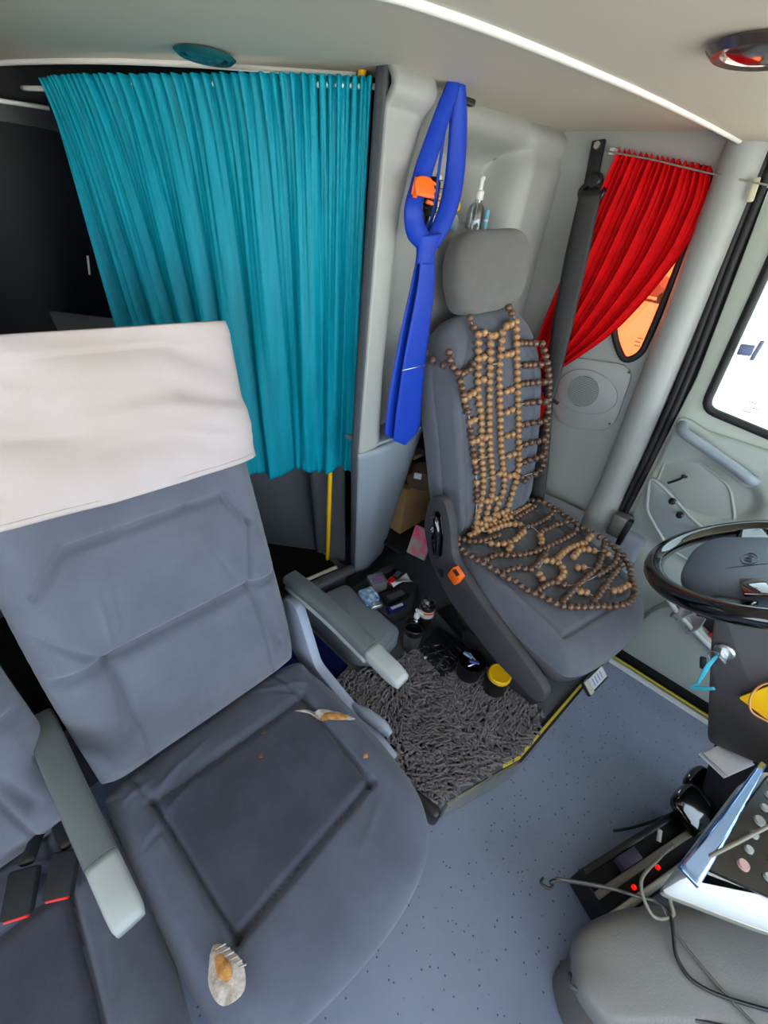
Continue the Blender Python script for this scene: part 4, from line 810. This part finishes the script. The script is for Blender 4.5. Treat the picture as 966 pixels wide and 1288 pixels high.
PZ = .118
rug = thing('shaggy_rug', 'grey shaggy noodle rug on the driver platform below the console', 'rug', (.84, .28, .112))
rp = [(.615, .62), (.60, .33), (.50, .32), (.50, .15), (.612, .122), (.72, .085), (.86, .038), (1.0, .026), (1.075, .04), (1.07, .30), (1.0, .47), (.90, .53), (.76, .54), (.68, .62)]
plate('rug_backing', rnd(rp, .03), [], .008, ZW(.117), mat('rug_base', (58, 56, 60), 1), rug)
V = []; F = []; cnt = 0
gx = np.arange(.49, 1.09, .0088)
for x in gx:
    for y in np.arange(.035, .63, .0088):
        px, py = x+random.uniform(-.004, .004), y+random.uniform(-.004, .004)
        if not inside(px, py, rp): continue
        a = -1.9+1.1*math.sin(px*9+2*math.sin(py*8))+random.uniform(-.8, .8); l = random.uniform(.018, .030); dx, dy = math.cos(a), math.sin(a); b_ = random.uniform(-.006, .006)
        part = abs(px-.78-.25*(.3-py)) < .006
        h = .010 if part else random.uniform(.014, .022)
        P_ = [(px, py, .120), (px+dx*l*.3+b_, py+dy*l*.3, .120+h), (px+dx*l*.75-b_, py+dy*l*.75+b_, .122+h*.8), (px+dx*l, py+dy*l, .124+h*.2)]
        v, f = tube_vf(P_, [.0030, .0036, .0036, .0026], 5); b0 = len(V); V += v; F += [tuple(i+b0 for i in q) for q in f]
mk('pile', V, F, shag, rug, kind='stuff')
tag(plate('blue_mat', [(.455, .90), (.455, .35), (.595, .33), (.60, .63), (.69, .64), (.69, .90)], [], .008, ZW(.118), bluecarp), 'patch of dark blue patterned carpet beside the shaggy rug', 'mat')
# steel cup with a pump bottle in it
t = thing('steel_cup', 'steel travel cup with black rim beside the console box', 'cup', (.935, .54, PZ)); c = (.935, .54, PZ)
lathe('cup_body', [(.028, 0), (.032, .003), (.037, .092), (.035, .092), (.031, .006), (.0001, .005)], c, steel, t)
lathe('cup_rim', [(.0372, .088), (.0385, .090), (.0395, .118), (.0375, .121), (.0365, .118), (.0362, .09)], c, black, t)
t = thing('sanitiser_bottle', 'clear pump bottle standing inside the steel cup', 'bottle', (.935, .54, PZ+.035)); c = (.935, .54, PZ+.035)
lathe('bottle_body', [(.020, 0), (.021, .004), (.021, .11), (.017, .125), (.009, .132), (.009, .136), (.0001, .136)], c, clearp, t); lathe('pump_collar', [(.011, .134), (.011, .152), (.006, .156), (.006, .164), (.0001, .164)], c, whitep, t, k=16); box('pump_nozzle', (.935, .533, PZ+.035+.168), (.012, .034, .010), whitep, t, bev=.003)
t = thing('aerosol_can', 'short aerosol can with black and orange label behind the steel cup', 'spray can', (1.055, .57, PZ)); c = (1.055, .57, PZ+.0)
lathe('can_body', [(.029, 0), (.031, .003), (.031, .120), (.028, .126), (.022, .134), (.0001, .134)], c, mat('can_black', (40, 32, 30), .35), t); lathe('can_label', [(.0314, .07), (.0316, .072), (.0316, .105), (.0314, .107)], c, whitep, t); lathe('can_band', [(.0318, .092), (.0320, .093), (.0320, .102), (.0318, .103)], c, orange, t); lathe('can_dome', [(.024, .132), (.022, .142), (.011, .150), (.010, .158), (.0001, .158)], c, chrome, t)
lathe('can_ring', [(.028, .126), (.031, .128), (.0305, .132), (.026, .134)], c, chrome, t)
t = thing('black_tray', 'black ribbed plastic tray on the platform by the driver seat', 'tray', (.99, .425, PZ))
sharp(plate('tray_base', rnd([(.90, .36), (.93, .50), (1.08, .52), (1.09, .38), (.95, .345)], .02), [], .014, ZW(.135), black, t, bev=.004))
for k in range(4): tube('tray_rib', [(.925+.04*k, .375, .144), (.945+.04*k, .495, .144)], .003, black, t, n=1, k=6)
tube('tray_rib', [(.915, .40, .145), (1.07, .43, .145)], .003, black, t, n=1, k=6); tube('tray_rib', [(.93, .46, .145), (1.06, .40, .145)], .003, black, t, n=1, k=6)
t = thing('black_cup', 'open black cup full of sachets and pens beside the yellow-lidded jar', 'cup', (.985, .305, .135)); c = (.985, .305, .138)
lathe('cup_body', [(.040, 0), (.043, .004), (.047, .070), (.049, .078), (.045, .078), (.042, .068), (.038, .008), (.0001, .006)], c, black, t); lathe('cup_rim', [(.045, .0785), (.049, .079), (.049, .082), (.045, .082)], c, blackg, t)
for k, (dx, dy, rz, rx, mm) in enumerate(((-.012, .015, 20, 30, paper), (.01, .01, 70, -40, silver), (.0, -.008, 120, 25, mat('sachet_blue', (60, 80, 170), .4)), (.018, -.012, 40, 60, whitep), (-.018, -.012, 160, -50, silver), (.008, .024, 95, 20, bluepk))):
    q = tag(box('sachet', (c[0]+dx, c[1]+dy, c[2]+.072+.005*(k % 3)), (.036, .018, .006), mm, R=rot(z=rz) @ rot(x=rx), bev=.002), ('white', 'long silver', 'dark blue', 'small white', 'short silver', 'pale blue')[k]+' sachet in the open black cup', 'sachet', 'sachets in the black cup')
t = thing('yellow_lid_jar', 'black jar with a yellow screw lid on the shaggy rug', 'jar', (1.005, .205, .135)); c = (1.005, .205, .138)
lathe('jar_body', [(.036, 0), (.039, .004), (.040, .072), (.038, .078), (.0001, .078)], c, black, t); lathe('jar_lid', [(.037, .076), (.041, .078), (.041, .090), (.038, .094), (.034, .095), (.033, .093), (.0001, .093)], c, yellow, t, k=48)
t = thing('foam_cushion', 'black quilted neck cushion lying under the edge of the driver seat', 'cushion', (1.10, .24, PZ)); pad('cushion_body', [(-.05, -.17), (-.055, 0), (-.045, .15), (0, .19), (.045, .15), (.05, 0), (.045, -.16), (0, -.185)], .075, frame((1.115, .235, .155), (1, -.1, 0), (.1, 1, 0)), mat('black_cloth', (48, 46, 48), .9, bump=.4, bscale=400), t, top=lambda X, Y: .004*nz(X, Y, 50, 14), n=50, p=3)
t = thing('label_holder', 'black framed card holder with pale card at the front foot of the driver seat', 'card holder', (1.20, -.012, .13)); Rl = rot(z=-8) @ rot(x=38); HC = Vector((1.27, -.045, .20))
box('holder_frame', HC, (.135, .060, .014), black, t, R=Rl, bev=.005); card = box('card', HC+Rl.to_3x3() @ Vector((.01, 0, .0075)), (.10, .040, .003), paper, t, R=Rl, bev=0); box('clip', HC+Rl.to_3x3() @ Vector((-.052, 0, .009)), (.024, .05, .008), mat('cream_clip', (216, 208, 190), .4), t, R=Rl, bev=.003)
for k in range(4): box('print_line', HC+Rl.to_3x3() @ Vector((-.02+.018*k, 0, .0095)), (.004, .026, .001), mat('card_print', (110, 140, 190), .6), card, R=Rl, bev=0)
tube('holder_stem', [(1.27, -.04, .125), HC], .006, black, t, n=1)
tag(tube('gum_wrapper', [(.905, .455, .150), (.920, .450, .153)], .006, silver, n=1, k=8), 'tiny crumpled foil wrapper at the edge of the shaggy rug', 'wrapper')

# ============================================================ STEERING
sw = thing('steering_wheel', 'glossy black steering wheel with grey hub pad at the right edge', 'steering wheel', (1.20, -.21, .80))
WM = frame((1.205, -.205, .915), (1, 0, 0), (0, .866, -.5)); WM = frame((1.205, -.205, .915), (1, 0, 0), Vector((0, .866, -.5)))
def wp(a, b, c=0): return WM @ Vector((a, b, c))
Rr_ = .232
tube('rim', [wp(Rr_*math.cos(a), Rr_*math.sin(a)) for a in np.linspace(0, 2*math.pi, 96, endpoint=False)], .0225, blackg, sw, closed=True, k=16)
hp = [(-.165, .06), (-.15, .125), (-.09, .158), (0, .165), (.09, .158), (.15, .125), (.165, .06), (.165, -.04), (.135, -.12), (.0, -.15), (-.135, -.12), (-.165, -.04)]
hub = pad('hub_pad', hp, .055, WM @ Matrix.Translation((0, 0, -.012)), hubm, sw, n=60, p=4)
pad('hub_cover', [(a*.9, b*.9) for a, b in hp], .06, WM @ Matrix.Translation((0, 0, -.045)), colm, sw, n=40, p=4)
for s in (-1, 1):
    ribbon('spoke', [wp(s*.10, .03, -.03), wp(s*.17, .045, -.014), wp(s*.222, .055, -.002)], [.10, .075, .05], tuple(WM.to_3x3() @ Vector((0, 0, 1))), blackg, sw, th=.014, nu=6)
    ribbon('spoke', [wp(s*.07, -.08, -.03), wp(s*.11, -.14, -.014), wp(s*.135, -.182, -.002)], [.07, .055, .04], tuple(WM.to_3x3() @ Vector((0, 0, 1))), blackg, sw, th=.014, nu=6)
em = tube('emblem', [wp(.030*math.cos(a), .035+.015*math.sin(a), .0165) for a in np.linspace(0, 2*math.pi, 40, endpoint=False)], .0018, hubm, hub, closed=True, k=6); em['label'] = 'embossed oval emblem with looped lines'
tube('emblem_line', [wp(-.018, .03, .0165), wp(-.010, .042, .017), wp(-.004, .030, .017), wp(.004, .042, .017), wp(.012, .030, .017), wp(.020, .038, .0165)], .0015, hubm, hub, n=6, k=6)
tube('hub_crease', [wp(-.08, .12, .008), wp(-.05, .06, .0155), (wp(-.02, .0, .0155)), wp(.0, -.06, .0145)], .0012, colm, hub, n=6, k=5)
ph = tag(box('hub_reflection', wp(-.142, .012, .018), (.070, .045, .010), mat('hub_reflection_gloss', (60, 24, 26), .06, coat=1), R=WM.to_3x3().to_4x4() @ rot(z=12), bev=.004), 'small dark glossy slab for the reflection on the steering hub', 'hub_reflection')  # dark reddish reflection on the hub, put in as a glossy slab
sc_ = thing('steering_column', 'dark grey steering column shroud with ignition lock', 'steering column', (1.22, -.40, .02))
colp = rnd([(-.165, .80), (-.20, .70), (-.345, .385), (-.50, .44), (-.33, .83)], .02)
sharp(plate('column_shroud', yz(colp), [], .16, XW(1.21), colm, sc_, bev=.012)); colF = frame((1.125, -.25, .68), (0, -1, .0), (0, .42, .9))
sharp(plate('column_foot', yz([(-.36, .40), (-.48, .44), (-.62, .10), (-.62, .01), (-.48, .01)]), [], .11, XW(1.22), blackm, sc_, bev=.01))
lathe('ignition_lock', [(.022, 0), (.022, .010), (.017, .014), (.0001, .014)], (1.128, -.235, .695), steel, sc_, R=rot(y=-90), k=24)
ky = thing('ignition_key', 'key in the ignition with black fob ring', 'key', (1.10, -.235, .66)); box('key_bow', (1.100, -.235, .695), (.03, .022, .004), steel, ky, R=rot(x=30), bev=.001)
tube('key_ring', [(1.095+.004*math.cos(a), -.222+.014*math.cos(a), .686+.014*math.sin(a)) for a in np.linspace(0, 2*math.pi, 20, endpoint=False)], .0016, chrome, ky, closed=True, k=6)
box('fob', (1.09, -.212, .655), (.010, .014, .034), black, ky, R=rot(x=-25), bev=.003)
ln = thing('lanyard', 'turquoise lanyard ribbon hanging from the ignition key', 'lanyard', (1.09, -.2, .56))
lanm = mat('turquoise_ribbon', (60, 170, 190), .5)
ribbon('strap', [(1.093, -.224, .70), (1.088, -.222, .665), (1.084, -.226, .63), (1.086, -.232, .59)], [.006, .011, .010, .006], (-1, -.2, .1), lanm, ln, th=.001, nu=4)
ribbon('strap', [(1.086, -.232, .59), (1.085, -.228, .570), (1.082, -.246, .590), (1.082, -.262, .61)], [.006, .010, .011, .008], (-1, -.2, .3), lanm, ln, th=.001, nu=4)
yt = thing('yellow_tag', 'yellow card tag with a brown string loop hanging on the steering column', 'tag', (1.10, -.33, .60))
sharp(plate('tag_card', yz(rnd([(-.315, .60), (-.345, .70), (-.40, .74), (-.47, .66), (-.395, .585)], .006)), [], .004, XW(1.112), yellow, yt))
lathe('tag_grommet', [(.016, 0), (.024, 0), (.024, .004), (.016, .004)], (1.108, -.375, .69), mat('peach_ring', (226, 160, 100), .5), yt, R=rot(y=-90), k=28)
tube('string_loop', [(1.105, -.365, .71), (1.102, -.330, .69), (1.102, -.325, .64), (1.103, -.35, .59), (1.104, -.40, .59)], .0025, MATS['peach_ring'], yt, n=8, k=6)
st(tube('turn_stalk', [(1.18, -.22, .83), (1.08, -.20, .85), (1.02, -.17, .86)], [.007, .006, .009], black, n=4, k=10))

# ============================================================ DASH POD, ENGINE COVER AND CLUTTER (lower right)
pod = thing('instrument_console', 'white and chrome instrument console with a black button panel at the right edge', 'console', (.80, -.45, .50))
pz = .62; pp = [(.585, -.290), (.93, -.375), (1.10, -.62), (.85, -.75), (.66, -.44)]
sharp(plate('console_shell', rnd(pp, [.02, .02, .03, .03, .03]), [], .10, ZW(pz-.055), whitep, pod, bev=.02))
sharp(plate('console_top', rnd([(.622, -.308), (.915, -.383), (1.07, -.61), (.85, -.70), (.675, -.44)], .015), [], .010, ZW(pz), mat('panel_black', (18, 17, 20), .25), pod, bev=.003))
ribbon('chrome_edge', [(.590, -.296, pz-.002), (.70, -.322, pz-.0), (.93, -.372, pz+.0)], [.034, .026, .010], (0, 0, 1), mat('blue_lit_chrome', (150, 180, 240), .12, metal=1), pod, th=.008, nu=5)  # blue light on the chrome strip is painted into its colour
btn = 0
for i in range(7):
    for j in range(4):
        x = .680+.036*i+.012*j; y = -.365-.0085*i-.036*j+.004*i
        big = (i+j) % 3 == 0
        lathe('button', [(.0001, .006), (.0085 if big else .006, .006), (.010 if big else .0075, 0)], (x, y, pz+.005), (arm_l if (i*3+j) % 4 else mat('rose_button', (190, 150, 150), .4)) if big else arm_l, pod, k=12); btn += 1
sharp(plate('console_lip', rnd([(a*1.0, b-.002) for a, b in pp], .02), [], .018, ZW(pz-.098), alu, pod, bev=.006))
box('console_leg', (.92, -.60, .462), (.16, .14, .185), blackm, pod, bev=.01)
eng = thing('engine_cover', 'grey padded vinyl engine cover with a stitched seam at the bottom right', 'engine cover', (.75, -.65, 0))
ep = [(.485, -.250), (.53, -.250), (.62, -.300), (.75, -.42), (.95, -.62), (1.25, -.85), (1.0, -1.1), (.40, -.80), (.42, -.50), (.43, -.30)]
pad('padded_top', ep, .11, ZW(.300), padm, eng, ctr=(.68, -.58), top=lambda X, Y: .004*nz(X, Y, 12, 21)-.005*np.exp(-(segd(X, Y, [(.36, -.26), (.55, -.47), (.80, -.80)])/.006)**2), n=90, p=6)
sharp(plate('cover_body', rnd([(.74+(a-.74)*.88, -.62+(b+.62)*.88) for a, b in ep], .03), [], .27, ZW(.138), mat('cover_side', (104, 98, 94), .6), eng, bev=.01))
tube('seam_piping', [(.455, -.262, .292), (.442, -.285, .305), (.55, -.46, .352), (.66, -.62, .354)], .004, colm, eng, n=8, k=6)
# low side tray with wires and red lamps beside the cover
tr = thing('cable_tray', 'black open tray of wiring beside the engine cover', 'tray', (.92, -.385, 0))
TRp = frame((.91, -.385, -.09), (.92, -.40, 0), (.40, .92, 0))
box('tray_floor', TRp @ Vector((0, 0, .145)), (.44, .12, .10), blackm, tr, R=TRp.to_3x3().to_4x4(), bev=.01)
for s, mm in ((-.045, alu), (.0, cable_g), (.05, black)): box('tray_rail', TRp @ Vector((0, s, .205)), (.44, .018, .020), mm, tr, R=TRp.to_3x3().to_4x4(), bev=.004)
box('relay', TRp @ Vector((-.08, .025, .210)), (.07, .03, .03), mat('violet_relay', (74, 66, 96), .4), tr, R=TRp.to_3x3().to_4x4(), bev=.003)
for a, b in ((-.02, -.02), (-.12, -.025)): lathe('red_lamp', [(.006, 0), (.006, .006), (.004, .009), (.0001, .010)], TRp @ Vector((a, b, .215)), mat('red_lamp_glow', (230, 20, 10), .3, emit=((255, 20, 8), .5)), tr, k=14)
lathe('white_plug', [(.006, 0), (.006, .03), (.0001, .031)], TRp @ Vector((.03, .02, .225)), whitep, tr, R=rot(y=60, z=20), k=10)
for k in range(2):
    x, y = ((1.10, -.425), (1.19, -.44))[k]
    t = thing('pedal', ('black round rubber pedal nearest the wire tray', 'black round rubber pedal partly under the white paper')[k], 'pedal', (x, y, .02), 'pedals under the steering column')
    pad('pedal_pad', [(-.055, -.045), (-.06, 0), (-.05, .045), (0, .055), (.05, .045), (.06, 0), (.055, -.045), (0, -.055)], .045, frame((x, y, .15), (1, -.3, 0), (.2, .8, .35)), blackg, t, n=40, p=3)
    tube('pedal_arm', [(x, y-.01, .105), (x+.03, y-.05, .05), (x+.04, y-.06, .005)], .012, black, t, n=5, k=8)
tag(tube('black_lead', [(1.045, -.385, .13), (1.00, -.345, .06), (.975, -.315, .012), (.96, -.30, .006)], .004, cable_b, n=6, k=6), 'short black lead from the pedal down to the floor', 'cable')
pc = thing('folded_paper', 'folded white paper slip lying at the foot of the steering column', 'paper', (1.13, -.39, .38)); box('paper_sheet', (1.12, -.395, .385), (.12, .07, .003), paper, pc, R=rot(z=-28) @ rot(x=-10), bev=0); box('paper_sheet', (1.125, -.397, .391), (.11, .065, .002), paper, pc, R=rot(z=-24) @ rot(x=-6), bev=0)
def cable(name, pts, r, m_, lab, k=6): return tag(tube(name, pts, r, m_, n=8, k=k), lab, 'cable')
cable('cable', [(.545, -.165, .325), (.56, -.175, .33), (.60, -.235, .35), (.63, -.290, .37), (.66, -.36, .375), (.60, -.40, .362), (.60, -.46, .362), (.70, -.62, .362)], .0035, cable_b, 'thin black cable with a frayed loop end hanging over the floor')
cable('cable', [(.560, -.170, .332), (.61, -.25, .36), (.64, -.31, .375), (.66, -.345, .375), (.64, -.38, .366), (.62, -.46, .362), (.60, -.60, .362)], .0028, mat('brown_cable', (84, 76, 72), .4), 'thin brown cable twisted along the black one')
cable('cable', [(.99, -.50, .645), (.84, -.42, .640), (.70, -.345, .640), (.645, -.315, .62), (.63, -.31, .55), (.66, -.345, .42), (.66, -.37, .375), (.63, -.34, .372), (.66, -.30, .39), (.73, -.315, .40), (.80, -.34, .37)], .0038, cable_g, 'beige cable looping from the button console down to the engine cover')
tag(tube('loop_end', [(.543, -.150, .325), (.530, -.150, .327), (.535, -.168, .326), (.548, -.172, .325)], .003, cable_b, n=6, k=6), 'knotted black loop at the loose end of the thin cable', 'cable')
